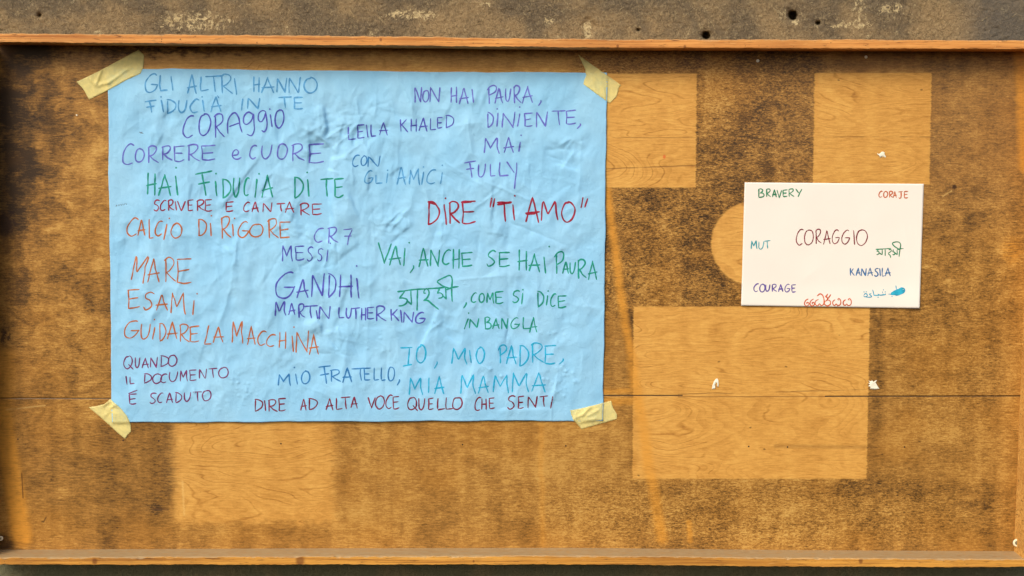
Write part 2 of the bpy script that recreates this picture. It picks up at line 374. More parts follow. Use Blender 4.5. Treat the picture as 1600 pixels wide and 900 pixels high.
# ------------------------------------------------------------------ wall
def build_wall():
    WD = -0.035                                  # the plaster lies behind the board
    xs = np.arange(-260, 1861, 2.2)
    ys = np.concatenate([np.arange(-220, -12, 8), np.arange(-12, 76, 1.3), np.arange(76, 868, 24), np.arange(868, 925, 1.3), np.arange(925, 1150, 8)])
    Xp, Yp = np.meshgrid(xs, ys)
    h = (fbm(Xp / 4.0, Yp / 4.0, 3, 2) - 0.45) * 0.0030 + (fbm(Xp / 60, Yp / 60, 9, 2) - 0.45) * 0.003
    h += -0.0012 * sstep(0.60, 0.66, fbm(Xp / 24, Yp / 18, 33, 4))
    h += -0.004 * sstep(1.2, 0.8, np.hypot((Xp - 920) / 10, (Yp - 43) / 17) + (noise2(Xp / 4, Yp / 4, 5) - 0.5) * 0.4)
    for cx, cy, r, dep in ((1238.5, 24, 7.5, 0.05), (1103, 55, 6, 0.05), (1278, 36, 3.2, 0.02), (997, 47, 2.2, 0.01), (62, 24, 3, 0.01)):
        q = np.hypot(Xp - cx, Yp - cy) / r + (noise2(Xp / 3, Yp / 3, 77) - 0.5) * 0.25
        h -= dep * sstep(1.05, 0.75, q)
        h -= 0.003 * sstep(2.2, 0.9, q)
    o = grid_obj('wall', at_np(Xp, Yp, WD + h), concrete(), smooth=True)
    tag(o, 'rough grey brown plaster wall with drill holes behind the wooden board', 'wall')
build_wall()

# ------------------------------------------------------------------ board
base_pt = at(800, 880)
board = empty('notice_board', (base_pt.x, 0, base_pt.z))
tag(board, 'large stained plywood notice board in a raised pine frame, with pale patches where posters hung', 'notice board')
def box_between(name, p0, p1, m, parent):
    (x0, y0, z0), (x1, y1, z1) = p0, p1
    v = [(x0, y0, z0), (x1, y0, z0), (x1, y1, z0), (x0, y1, z0), (x0, y0, z1), (x1, y0, z1), (x1, y1, z1), (x0, y1, z1)]
    f = [(0, 1, 5, 4), (1, 2, 6, 5), (2, 3, 7, 6), (3, 0, 4, 7), (4, 5, 6, 7), (3, 2, 1, 0)]
    return adopt(mesh_obj(name, v, f, m), parent)
pl = at(-1, 68); pr = at(1604, 872)
panel = box_between('panel', (pl.x - 0.045, 0.0, at(800, 872).z), (pr.x + 0.03, 0.018, at(800, 66).z), plywood(), board)

RD = 0.063
def rail(name, top_pts, bot_pts, x0, x1, m, seed, back=0.020):
    """a bent batten: the front face follows two gently curved edges, the section runs back to the wall"""
    xs = np.arange(x0, x1 + 1, 4.0)
    yt = np.interp(xs, *zip(*top_pts)) + (noise2(xs / 30, xs * 0, seed) - 0.5) * 1.6 + (noise2(xs / 7, xs * 0, seed + 1) - 0.5) * 1.2 + np.maximum(0, noise2(xs / 11, xs * 0, seed + 7) - 0.82) * 9
    yb = np.interp(xs, *zip(*bot_pts)) + (noise2(xs / 40, xs * 0, seed + 2) - 0.5) * 0.9 + (noise2(xs / 7, xs * 0, seed + 3) - 0.5) * 0.5
    ys_ = np.interp(xs, *zip(*top_pts)); yu_ = np.interp(xs, *zip(*bot_pts)); TS = at_np(xs, ys_, RD)[:, 2]; BS = at_np(xs, yu_, RD)[:, 2]
    T = at_np(xs, yt, RD); B = at_np(xs, yb, RD); ch = 0.0022
    secs = []
    for i in range(len(xs)):
        X = T[i, 0]; zt, zb = T[i, 2], B[i, 2]; c = ch * (0.6 + 0.8 * random.random())
        secs.append([(X, back, TS[i]), (X, -RD + 0.004 + c, TS[i]), (X, -RD + c, zt), (X, -RD, zt - c * 0.8), (X, -RD, zb + c * 0.6), (X, -RD + c, zb), (X, back, BS[i])])
    v = [p for s_ in secs for p in s_]; f = []
    for i in range(len(xs) - 1):
        for k in range(7):
            a0, b0 = i * 7 + k, i * 7 + (k + 1) % 7
            f.append((a0, b0, b0 + 7, a0 + 7))
    n = len(xs) - 1
    f.append((6, 5, 4, 3, 2, 1, 0)); f.append(tuple(n * 7 + k for k in range(7)))
    return adopt(mesh_obj(name, v, f, m), board)
kn = lambda lst: [(at(kx, ky, RD).x, at(kx, ky, RD).z, r * PX) for kx, ky, r in lst]
top_m = pine('orange pine batten', alb(230, 158, 86), alb(210, 134, 66), alb(160, 94, 44), 0.5, kn([(595, 62, 2.4), (965, 72, 2.4), (1070, 73, 2.6)]))
bot_m = pine('yellow pine batten', alb(226, 160, 72), alb(200, 134, 54), alb(150, 94, 40), 0.95, kn([(148, 877, 5), (469, 876, 8), (1345, 877, 4), (740, 877, 2)]))
side_m = pine('pale pine batten', alb(240, 184, 104), alb(222, 160, 82), alb(170, 106, 50), 0.3, [(-9, 0, 0.001)])
top_rail = rail('top_rail', [(-60, 51.5), (0, 52), (480, 55.5), (960, 61.5), (1270, 62), (1660, 63)], [(-60, 66), (0, 66.3), (480, 70.5), (960, 75.5), (1270, 76.3), (1660, 77)], -22, 1624, top_m, 101)
bot_rail = rail('bottom_rail', [(-60, 871), (0, 871.5), (420, 869.5), (900, 868.5), (1240, 872), (1600, 874), (1660, 874)], [(-60, 883), (0, 883), (420, 883), (900, 882.5), (1240, 886), (1660, 887)], -22, 1624, bot_m, 111)
zt0, zb0 = at(800, 75).z - 0.001, at(800, 866).z + 0.0005
def side_rail(xt, xb, outer, sgn):
    """upright batten: its inner face meets the panel along a slightly leaning line"""
    a_, b_ = at(xt, 80), at(xb, 860); sl_ = (b_.x - a_.x) / (b_.z - a_.z)
    xi = lambda zz: a_.x + sl_ * (zz - a_.z)
    secs = []
    for zz in np.linspace(zb0, zt0, 60):
        c = 0.002; X = xi(zz); O = X + sgn * outer
        secs.append([(X, 0.0005, zz), (X, -RD + 0.004, zz), (X + sgn * c, -RD + 0.002, zz), (O, -RD + 0.002, zz), (O, 0.0005, zz)])
    v = [p for s_ in secs for p in s_]; f = []
    for i in range(59):
        for k in range(5):
            q = (i * 5 + k, i * 5 + (k + 1) % 5); f.append((q[0], q[1], q[1] + 5, q[0] + 5) if sgn < 0 else (q[1], q[0], q[0] + 5, q[1] + 5))
    f.append((0, 1, 2, 3, 4)); f.append((299, 298, 297, 296, 295))
    return adopt(mesh_obj('side_rail', v, f, side_m), board)
side_rail(-3.0, -0.5, 0.022, -1)
sr = side_rail(1616, 1584.5, 0.022, 1)
sp_ = at(1587, 816); sk_m = pine('pale pine batten with knot', alb(240, 184, 104), alb(222, 160, 82), alb(170, 106, 50), 0.3)
# nails in the battens
def disc(name, c, r, th, m, parent=None, n=14, wob=0.0, dome=0.0):
    v = []; f = []
    for k, (rr, yy) in enumerate(((r, 0.0), (r, -th * 0.7), (r * 0.8, -th))):
        for i in range(n):
            a_ = 2 * math.pi * i / n; q = rr * (1 + wob * (random.random() - 0.5)); v.append((c[0] + q * math.cos(a_), c[1] + yy, c[2] + q * math.sin(a_)))
    v.append((c[0], c[1] - th - dome, c[2]))
    for k in range(2):
        for i in range(n):
            j = (i + 1) % n; f.append((k * n + i, k * n + j, (k + 1) * n + j, (k + 1) * n + i))
    for i in range(n): f.append((2 * n + i, 2 * n + (i + 1) % n, 3 * n))
    f.append(tuple(range(n - 1, -1, -1)))
    o = mesh_obj(name, v, f, m, smooth=False)
    return adopt(o, parent) if parent else o
nail_m = plain('dark rusty nail', alb(62, 36, 24), 0.6)
def nail(px, py, r, par):
    p = at(px, py, RD); o = disc('nail', (p.x, -RD + 0.0002, p.z), r * PX, 0.0006, nail_m); o.parent = par; o.matrix_parent_inverse = par.matrix_world.inverted() if False else Matrix.Translation(-Vector(board.location))
for px_, py_ in ((11, 58), (236, 61), (431, 65.5), (179, 60), (886, 69), (1178, 70), (1240, 71), (1427, 71), (721, 67)): nail(px_, py_, 1.3, top_rail)
for px_, py_ in ((740, 877), (150, 874)): nail(px_, py_, 1.2, bot_rail)

# ------------------------------------------------------------------ stroke lettering
def arc(cx, cy, rx, ry, a0, a1, n=14):
    return [(cx + rx * math.cos(math.radians(a0 + (a1 - a0) * i / n)), cy + ry * math.sin(math.radians(a0 + (a1 - a0) * i / n))) for i in range(n + 1)]
L_, C_ = 'l', 'c'
G = {
 '_': [(L_, [(0, 0), (1, 1)])], '-': [(L_, [(0, 1), (1, 0)])],
 'A': [(L_, [(0.02, 1), (0.50, 0)]), (L_, [(0.50, 0), (0.66, 0.45), (0.93, 1)]), (L_, [(0.0, 0.66), (1.0, 0.60)])],
 'a': [(C_, [(0.05, 1), (0.02, 0.5), (0.2, 0.12), (0.5, 0.0), (0.75, 0.2), (0.9, 0.6), (1, 0.95)]), (L_, [(0.08, 0.62), (0.85, 0.5)])],
 'B': [(L_, [(0.05, 0), (0.02, 1)]), (C_, [(0.0, 0.05), (0.45, 0.0), (0.75, 0.14), (0.62, 0.36), (0.2, 0.48)]), (C_, [(0.2, 0.48), (0.75, 0.52), (1.0, 0.72), (0.75, 0.94), (0.02, 1.0)])],
 'C': [(C_, [(1, 0.06), (0.72, 0.01), (0.35, 0.16), (0.05, 0.5), (0.06, 0.83), (0.4, 1.0), (0.85, 0.88)])],
 'D': [(L_, [(0.12, 0.03), (0.08, 0.98)]), (C_, [(0.0, 0.0), (0.5, 0.06), (0.95, 0.32), (0.85, 0.66), (0.45, 0.9), (0.05, 1.0)])],
 'E': [(L_, [(0.06, 0.03), (0.1, 0.5), (0.08, 0.98)]), (L_, [(0.0, 0.05), (1.0, 0.0)]), (L_, [(0.06, 0.50), (0.85, 0.46)]), (C_, [(0.08, 0.98), (0.5, 1.0), (0.98, 0.92)])],
 'e': [(C_, [(0.1, 0.6), (0.55, 0.5), (0.7, 0.2), (0.5, 0.0), (0.2, 0.2), (0.05, 0.6), (0.25, 0.95), (0.6, 1.0), (1.0, 0.8)])],
 'F': [(L_, [(0.45, 0.06), (0.55, 0.5), (0.62, 1.0)]), (L_, [(0.0, 0.12), (1.0, 0.0)]), (L_, [(0.15, 0.52), (0.85, 0.42)])],
 'G': [(C_, [(0.9, 0.08), (0.7, 0.0), (0.35, 0.12), (0.05, 0.5), (0.08, 0.86), (0.38, 1.0), (0.75, 0.86), (1.0, 0.55)]), (L_, [(1.0, 0.55), (0.4, 0.57)])],
 'g': [(C_, [(0.85, 0.1), (0.5, 0.0), (0.1, 0.18), (0.05, 0.42), (0.35, 0.52), (0.7, 0.38), (0.85, 0.1)]), (C_, [(0.85, 0.08), (0.95, 0.5), (0.95, 0.85), (0.7, 1.0), (0.35, 0.95)])],
 'H': [(L_, [(0.16, 0.0), (0.1, 1.0)]), (L_, [(0.86, 0.0), (0.84, 1.0)]), (L_, [(0.0, 0.56), (1.0, 0.50)])],
 'I': [(L_, [(0, 0), (1, 1)])], '/': [(L_, [(1, 0), (0, 1)])],
 'J': [(C_, [(0.62, 0.05), (0.66, 0.5), (0.6, 0.88), (0.35, 1.0), (0.08, 0.85)]), (L_, [(0.0, 0.04), (1.0, 0.0)])],
 'K': [(L_, [(0.1, 0), (0.15, 1)]), (L_, [(0.8, 0.03), (0.08, 0.6)]), (L_, [(0.3, 0.45), (1.0, 1.0)])],
 'L': [(L_, [(0.12, 0), (0.06, 0.6), (0.1, 0.98)]), (L_, [(0.08, 1.0), (1.0, 0.93)])],
 'Z': [(L_, [(0.62, 0), (0.4, 0.5), (0.02, 0.98)]), (L_, [(0.0, 1.0), (1.0, 0.97)])],
 'M': [(L_, [(0.0, 1), (0.1, 0.02)]), (L_, [(0.1, 0.02), (0.42, 0.68)]), (L_, [(0.42, 0.68), (0.86, 0.0)]), (C_, [(0.86, 0.0), (0.87, 0.55), (1.0, 1.0)])],
 'W': [(L_, [(0.0, 0.86), (0.32, 0.0)]), (L_, [(0.32, 0.0), (0.33, 0.62)]), (L_, [(0.33, 0.62), (1.0, 0.04)]), (L_, [(1.0, 0.04), (0.82, 0.4), (0.72, 1.0)])],
 'N': [(L_, [(0.0, 1), (0.06, 0.05)]), (L_, [(0.06, 0.05), (0.86, 1.0)]), (L_, [(0.84, 0.97), (1.0, 0.0)])],
 'O': [(C_, [(0.55, 0.02), (0.2, 0.12), (0.0, 0.5), (0.1, 0.86), (0.45, 1.0), (0.85, 0.8), (1.0, 0.4), (0.82, 0.08), (0.5, 0.0), (0.42, 0.05)])],
 'P': [(L_, [(0.25, 0.1), (0.28, 1.0)]), (C_, [(0.0, 0.28), (0.3, 0.05), (0.75, 0.0), (1.0, 0.12), (0.85, 0.36), (0.2, 0.56)])],
 'Q': [(C_, [(0.55, 0.02), (0.2, 0.1), (0.0, 0.45), (0.1, 0.8), (0.4, 0.92), (0.78, 0.72), (0.88, 0.35), (0.72, 0.05), (0.5, 0.0)]), (L_, [(0.5, 0.6), (1.0, 1.0)])],
 'R': [(L_, [(0.1, 0.03), (0.12, 1.0)]), (C_, [(0.0, 0.12), (0.35, 0.0), (0.75, 0.04), (0.82, 0.25), (0.5, 0.48), (0.1, 0.58)]), (L_, [(0.15, 0.52), (0.55, 0.8), (1.0, 0.97)])],
 'S': [(C_, [(1.0, 0.08), (0.65, 0.0), (0.25, 0.12), (0.2, 0.34), (0.6, 0.52), (0.8, 0.75), (0.55, 0.97), (0.2, 1.0), (0.0, 0.86)])],
 'T': [(L_, [(0.48, 0.04), (0.50, 0.5), (0.56, 1.0)]), (L_, [(0.0, 0.06), (1.0, 0.0)])],
 'U': [(C_, [(0.05, 0.03), (0.0, 0.5), (0.1, 0.88), (0.4, 1.0), (0.75, 0.8), (0.92, 0.4), (1.0, 0.0)])],
 'V': [(L_, [(0.0, 0.0), (0.48, 1.0)]), (L_, [(0.48, 1.0), (1.0, 0.05)])],
 'Y': [(L_, [(0.0, 0.0), (0.5, 0.5)]), (L_, [(1.0, 0.0), (0.65, 0.5), (0.38, 1.0)])],
 'y': [(L_, [(0.0, 0.0), (0.72, 0.44)]), (L_, [(0.97, 0.0), (0.95, 0.4), (0.75, 1.0)])],
 '7': [(L_, [(0.0, 0.02), (1.0, 0.0)]), (L_, [(1.0, 0.0), (0.62, 0.5), (0.45, 1.0)]), (L_, [(0.1, 0.46), (0.95, 0.42)])],
 ',': [(C_, [(0.9, 0.0), (1.0, 0.3), (0.0, 1.0)])],
 'X': [(L_, [(0.0, 0.05), (1.0, 0.0)]), (L_, [(0.75, 0.03), (0.62, 1.0)]), (L_, [(0.2, 1.0), (1.0, 0.9)])],
}
FR = {k: (x0, y0, 1600 / 260) for k, (x0, y0) in dict(A=(100, 60), B=(300, 90), C=(160, 200), D=(380, 180), E=(160, 320), F=(400, 320), G=(160, 450), H=(400, 450), I=(130, 545), J=(380, 560), K=(540, 120), L=(720, 80), M=(700, 200), N=(580, 360), O=(700, 360), P=(610, 460), Q=(720, 540), R=(560, 560), S=(660, 290)).items()}
FR['T'] = (440, 100, 1597 / 520)
FR.update({k: (x0, y0, 10.0) for k, (x0, y0) in dict(a=(1150, 280), b=(1290, 280), c=(1150, 340), d=(1290, 340), e=(1150, 410), f=(1290, 410)).items()})
def smooth_path(pts, kind, step=1.4):
    P = np.array(pts, float)
    if kind == C_ and len(P) > 2:
        Q = np.vstack([2 * P[0] - P[1], P, 2 * P[-1] - P[-2]]); out = []
        for i in range(1, len(Q) - 2):
            n = max(2, int(np.hypot(*(Q[i + 1] - Q[i])) / step))
            for t in np.linspace(0, 1, n, endpoint=False):
                out.append(0.5 * ((2 * Q[i]) + (Q[i + 1] - Q[i - 1]) * t + (2 * Q[i - 1] - 5 * Q[i] + 4 * Q[i + 1] - Q[i + 2]) * t ** 2 + (3 * Q[i] - Q[i - 1] - 3 * Q[i + 1] + Q[i + 2]) * t ** 3))
        out.append(P[-1]); return np.array(out)
    out = []
    for i in range(len(P) - 1):
        n = max(2, int(np.hypot(*(P[i + 1] - P[i])) / step))
        for t in np.linspace(0, 1, n, endpoint=False): out.append(P[i] + (P[i + 1] - P[i]) * t)
    out.append(P[-1]); return np.array(out)
def writing(strings, sheet, rgb, width, parent, label, extra=(), jit=1.0):
    """one written phrase, each word a part of its own: thin ink ribbons lying on the sheet.
    strings hold 'frame: glyph x0 x1 y0 y1; ...', a dot '. x y', and '|' between words"""
    words = [([], [])]
    for line in strings:
        fr, rest = line.split(':', 1); x0, y0, s = FR[fr.strip()]
        for item in rest.split(';'):
            q = item.split()
            if not q: continue
            if q[0] == '|': words.append(([], [])); q = q[1:]
            strokes, dots = words[-1]
            if not q: continue
            if q[0] == '.': dots.append((x0 + float(q[1]) / s, y0 + float(q[2]) / s)); continue
            a0, a1, b0, b1 = [float(k) for k in q[1:5]]; wm = float(q[5]) if len(q) > 5 else 1.0
            ax, bx, ay, by = x0 + a0 / s, x0 + a1 / s, y0 + b0 / s, y0 + b1 / s
            for kind, pts in G[q[0]]:
                j = lambda: (random.random() - 0.5) * 0.07 * jit
                strokes.append((kind, [(ax + (u + j()) * (bx - ax), ay + (v + j()) * (by - ay)) for u, v in pts], wm))
    for item in extra:
        if item == '|': words.append(([], [])); continue
        fr, kind, pts, wm = item
        x0, y0, s = FR[fr]; words[-1][0].append((kind, [(x0 + u / s, y0 + v / s) for u, v in pts], wm))
    names = label.split('=')
    texts = names[1].split() if len(names) > 1 else []
    words = [k for k in words if k[0] or k[1]]
    for i, (strokes, dots) in enumerate(words):
        o = write_word(strokes, dots, sheet, rgb, width, parent)
        o['label'] = (names[0] + ' ' + texts[i]) if i < len(texts) else names[0]
def write_word(strokes, dots, sheet, rgb, width, parent):
    V = []; Fc = []
    for k, (kind, P, wm) in enumerate(strokes):
        p = smooth_path(P, kind); n = len(p)
        L = np.hypot(*(p[-1] - p[0]))
        t = np.gradient(p, axis=0); t /= np.maximum(1e-6, np.hypot(t[:, 0], t[:, 1]))[:, None]
        nr = np.stack([-t[:, 1], t[:, 0]], -1); s_ = np.arange(n) * 1.4
        if L > 8: p = p + nr * ((noise2(s_ / 9 + k * 3.1, s_ * 0 + k, 55) - 0.5) * 0.8 * min(1, L / 30))[:, None]
        wd = width * 0.86 * wm * (0.70 + 0.60 * noise2(s_ / 7 + k * 1.7, s_ * 0 + k * 0.37, 66)) * 0.5
        en = np.minimum(np.arange(n), np.arange(n)[::-1]); wd = wd * np.where(en == 0, 0.45, np.where(en == 1, 0.9, 1.0))
        eps = 0.00022 + (k % 14) * 0.000012 + np.arange(n) / max(1, n - 1) * 0.00001
        a_ = p + nr * wd[:, None]; b_ = p - nr * wd[:, None]; base = len(V)
        pa = sheet.point(a_[:, 0], a_[:, 1], eps); pb = sheet.point(b_[:, 0], b_[:, 1], eps)
        for i in range(n): V.append(pa[i]); V.append(pb[i])
        for i in range(n - 1): Fc.append((base + 2 * i, base + 2 * i + 1, base + 2 * i + 3, base + 2 * i + 2))
    for k, (dx, dy) in enumerate(dots):
        base = len(V); r = width * 0.5
        th = np.arange(8) * math.pi / 4
        V.extend(sheet.point(dx + r * np.cos(th), dy + r * 1.1 * np.sin(th), 0.0004)); Fc.append(tuple(base + i for i in range(8)))
    return adopt(mesh_obj('handwritten_word', V, Fc, ink(rgb)), parent)

class Sheet:
    """a sheet given by its four corners in the photo and a relief H(u, v) in metres"""
    def __init__(s, tl, tr, br, bl, step):
        s.c = [np.array(k, float) for k in (tl, tr, br, bl)]
        s.nx = int((tr[0] - tl[0]) / step) + 1; s.ny = int((bl[1] - tl[1]) / step) + 1
        u = np.linspace(0, 1, s.nx); v = np.linspace(0, 1, s.ny); s.U, s.V = np.meshgrid(u, v)
        s.X, s.Y = s.map(s.U, s.V); s.H = np.zeros_like(s.X)
    def map(s, u, v):
        tl, tr, br, bl = s.c
        f = lambda i: tl[i] * (1 - u) * (1 - v) + tr[i] * u * (1 - v) + br[i] * u * v + bl[i] * (1 - u) * v
        return f(0), f(1)
    def inv(s, x, y):
        tl, tr, br, bl = s.c; u = np.full(np.shape(x), 0.5); v = np.full(np.shape(x), 0.5)
        for _ in range(6):
            v_t = tl[1] + (tr[1] - tl[1]) * u; v_b = bl[1] + (br[1] - bl[1]) * u; v = (y - v_t) / (v_b - v_t)
            u_l = tl[0] + (bl[0] - tl[0]) * v; u_r = tr[0] + (br[0] - tr[0]) * v; u = (x - u_l) / (u_r - u_l)
        return u, v
    def height(s, x, y):
        u, v = s.inv(np.asarray(x, float), np.asarray(y, float))
        i = np.clip(u * (s.nx - 1), 0, s.nx - 1.001); j = np.clip(v * (s.ny - 1), 0, s.ny - 1.001)
        i0 = i.astype(int); j0 = j.astype(int); fi = i - i0; fj = j - j0
        return (s.H[j0, i0] * (1 - fi) + s.H[j0, i0 + 1] * fi) * (1 - fj) + (s.H[j0 + 1, i0] * (1 - fi) + s.H[j0 + 1, i0 + 1] * fi) * fj
    def point(s, x, y, eps): return at_np(x, y, s.height(x, y) + eps)
    def inside(s, x, y):
        u, v = s.inv(x, y); return (u > 0) & (u < 1) & (v > 0) & (v < 1)
    def build(s, name, m, loc_px):
        p = at(*loc_px); o = grid_obj(name, at_np(s.X, s.Y, s.H) - np.array([p.x, 0, p.z]), m); o.location = (p.x, 0, p.z)
        mod = o.modifiers.new('thickness', 'SOLIDIFY'); mod.thickness = 0.00025; mod.offset = -1.0
        return o

# ------------------------------------------------------------------ blue poster
poster = Sheet((168, 107), (948.5, 114.5), (942, 657), (175, 660), 1.6)
X, Y = poster.X, poster.Y
H = 0.0048 + (fbm(X / 150, Y / 260, 201, 3) - 0.45) * 0.007 + (fbm(X / 34, Y / 120, 211, 2) - 0.45) * 0.0040 + (fbm(X / 30, Y / 28, 221, 2) - 0.45) * 0.0014
ridge = lambda a, b, sd, n: np.abs(fbm(a, b, sd, n) - 0.46)
H = H - ridge(X / 44, Y / 84, 231, 3) * 0.0100 - ridge((X + 0.5 * Y) / 36, (Y - 0.4 * X) / 40, 241, 2) * 0.0058 - ridge((X - 0.4 * Y) / 22, (Y + 0.5 * X) / 26, 251, 2) * 0.0026 + 0.0022
def crease(x0, y0, x1, y1, w_, amp, kind='ridge'):
    """adds one crease to the relief, working only in the window it touches"""
    L = math.hypot(x1 - x0, y1 - y0) + 1e-6; tx, ty = (x1 - x0) / L, (y1 - y0) / L
    pad = L * 0.2 + w_ * 14 + 6
    j0, j1 = int(max(0, (min(y0, y1) - pad - 107) / 1.6)), int(min(poster.ny, (max(y0, y1) + pad - 107) / 1.6 + 1))
    i0, i1 = int(max(0, (min(x0, x1) - pad - 168) / 1.6)), int(min(poster.nx, (max(x0, x1) + pad - 168) / 1.6 + 1))
    if j1 <= j0 or i1 <= i0: return
    XX, YY = X[j0:j1, i0:i1], Y[j0:j1, i0:i1]
    al = (XX - x0) * tx + (YY - y0) * ty; pe = -(XX - x0) * ty + (YY - y0) * tx
    pe = pe + (noise2(al / 9, al * 0 + x0, 91) - 0.5) * 2.4
    win = sstep(-0.15 * L - 3, 0.2 * L, al) * sstep(L * 1.15 + 3, 0.8 * L, al)
    if kind == 'ridge': H[j0:j1, i0:i1] += amp * np.exp(-np.abs(pe) / w_) * win
    else: H[j0:j1, i0:i1] += amp * np.tanh(pe / w_) * win * np.exp(-(pe / (w_ * 9)) ** 2)
for k in range(190):
    ax, ay, th, L = random.uniform(175, 940), random.uniform(112, 652), random.gauss(1.45, 0.75), random.uniform(8, 42)
    crease(ax - L / 2 * math.cos(th), ay - L / 2 * math.sin(th), ax + L / 2 * math.cos(th), ay + L / 2 * math.sin(th), random.uniform(1.1, 2.6), random.uniform(0.25, 0.85) * random.choice((1, 1, -1)) * 1e-3, random.choice(('ridge', 'facet')))
for k in range(26):
    ax, y0 = random.uniform(180, 935), random.uniform(110, 470)
    crease(ax, y0, ax + random.gauss(0, 14), y0 + random.uniform(70, 190), random.uniform(4, 9), random.uniform(0.5, 1.3) * random.choice((1, -1)) * 1e-3, random.choice(('ridge', 'facet')))
for cx0, cy0, spread, n in ((510, 215, 60, 40), (430, 340, 50, 22), (560, 220, 60, 26), (620, 345, 30, 16), (500, 390, 50, 20), (600, 230, 330, 60), (400, 400, 240, 46), (760, 380, 230, 46), (520, 520, 60, 18), (900, 250, 60, 14), (690, 510, 40, 8)):
    for k in range(n):
        ax, ay = cx0 + random.gauss(0, spread * 0.5), cy0 + random.gauss(0, spread * 0.45); th = random.uniform(0, math.pi) if spread < 100 else random.gauss(1.5, 0.7)
        L = random.uniform(10, 46) if spread < 100 else random.uniform(25, 110)
        am = random.uniform(0.35, 1.35) * random.choice((1, 1, -1)) * 1e-3
        crease(ax - L / 2 * math.cos(th), ay - L / 2 * math.sin(th), ax + L / 2 * math.cos(th), ay + L / 2 * math.sin(th), random.uniform(1.3, 3.6), am, random.choice(('ridge', 'ridge', 'facet')))
for q in ((446, 161, 469, 225, 3, -1.3, 'facet'), (505, 168, 512, 200, 3, 1.6, 'facet'), (512, 200, 506, 216, 3, 1.2, 'facet'), (518, 228, 517, 348, 6, -2.4, 'facet'), (517, 336, 520, 420, 4, -1.0, 'facet'), (510, 217, 548, 192, 2.5, 1.1, 'ridge'), (508, 220, 525, 236, 2.5, 1.0, 'ridge'), (498, 212, 508, 219, 2.5, 0.9, 'ridge'), (523, 232, 558, 196, 2.5, 1.0, 'ridge'), (568, 222, 542, 240, 2.5, 0.9, 'ridge'), (568, 222, 580, 248, 2.5, 0.9, 'ridge'), (568, 222, 566, 213, 2.5, 0.8, 'ridge'), (690, 345, 690, 374, 2.5, 0.9, 'ridge'), (692, 296, 691, 335, 2.5, 0.8, 'ridge'), (610, 360, 634, 332, 2.5, 1.1, 'ridge'), (604, 356, 622, 336, 2.0, -0.8, 'ridge'), (371, 372, 360, 450, 4, 1.2, 'ridge'), (360, 450, 344, 505, 4, 0.9, 'ridge'), (512, 377, 517, 392, 2.5, 1.0, 'ridge'), (517, 392, 505, 422, 2.5, 0.8, 'ridge'), (497, 499, 504, 520, 3, 1.2, 'facet'), (528, 512, 532, 530, 2.5, 0.9, 'ridge'), (557, 158, 561, 184, 2.5, 1.0, 'ridge'), (588, 152, 585, 182, 3, 0.9, 'ridge'), (671, 517, 692, 502, 2.5, 0.9, 'ridge'), (872, 592, 862, 628, 1.6, 0.9, 'ridge'), (862, 628, 861, 656, 1.6, 0.8, 'ridge'), (780, 640, 861, 638, 2, 0.5, 'facet'), (908, 215, 903, 330, 6, 0.8, 'ridge'), (838, 400, 845, 640, 9, 0.8, 'ridge'), (790, 380, 800, 560, 8, -0.8, 'ridge'), (185, 400, 180, 470, 4, 0.9, 'ridge'), (178, 380, 196, 372, 3, 0.6, 'ridge'), (238, 205, 232, 260, 5, 0.7, 'ridge'), (545, 505, 530, 640, 9, 1.0, 'ridge'), (605, 540, 600, 640, 7, -0.8, 'ridge'), (640, 120, 645, 190, 7, 0.8, 'ridge'), (730, 185, 738, 240, 5, 1.0, 'ridge'), (415, 400, 405, 560, 10, 0.9, 'ridge'), (168, 300, 180, 420, 5, 0.8, 'ridge')):
    crease(*q[:4], q[4] * 0.9, q[5] * 2.1e-3, q[6])
for cx0, cy0, sp, n in ((368, 588, 6, 7), (380, 612, 12, 16), (348, 636, 12, 12), (880, 578, 8, 8), (878, 592, 9, 10), (875, 610, 7, 6), (855, 588, 6, 4), (764, 584, 8, 8), (782, 586, 4, 3), (868, 520, 8, 6), (928, 385, 8, 10), (310, 612, 10, 6), (318, 650, 20, 4), (590, 530, 20, 5)):
    for k in range(n):
        ax, ay, r = random.gauss(cx0, sp), random.gauss(cy0, sp), random.uniform(1.3, 2.4)
        H = H + random.uniform(0.7, 1.5) * 1e-3 * np.exp(-((X - ax) ** 2 + (Y - ay) ** 2) / (r * r))
# the corners are pulled flat by the tape, the edges lie close, the lower edge bows out a little
edge = np.minimum.reduce([(X - 168), (948 - X), (Y - 107), (660 - Y)])
H = 0.0048 + (H - 0.0048) * 1.15
H = 0.0009 + np.maximum(0, H - 0.0005) * (0.45 + 0.55 * sstep(0, 45, edge))
H = H + 0.0035 * sstep(560, 660, Y) * np.exp(-((X - 560) / 260) ** 2) + 0.002 * sstep(880, 948, X) * np.exp(-((Y - 400) / 150) ** 2)
poster.H = np.maximum(H, 0.0007)
wob = lambda q, sd: (fbm(q / 45, q * 0, sd, 3) - 0.45) * 3.2
sx, sy = np.abs(poster.U - 0.5) * 2, np.abs(poster.V - 0.5) * 2
poster.X = X + np.where(poster.U < 0.5, wob(Y, 501), wob(Y, 511)) * sstep(0.9, 1, sx); poster.Y = Y + np.where(poster.V < 0.5, wob(X, 521), wob(X, 531)) * sstep(0.88, 1, sy)
blue_m = paper('light blue paper', alb(143, 196, 237), alb(154, 202, 239), 0.34)
po = poster.build('paper_poster', blue_m, (558, 657))
tag(po, 'large crumpled light blue paper sheet covered in coloured handwritten Italian phrases', 'poster')

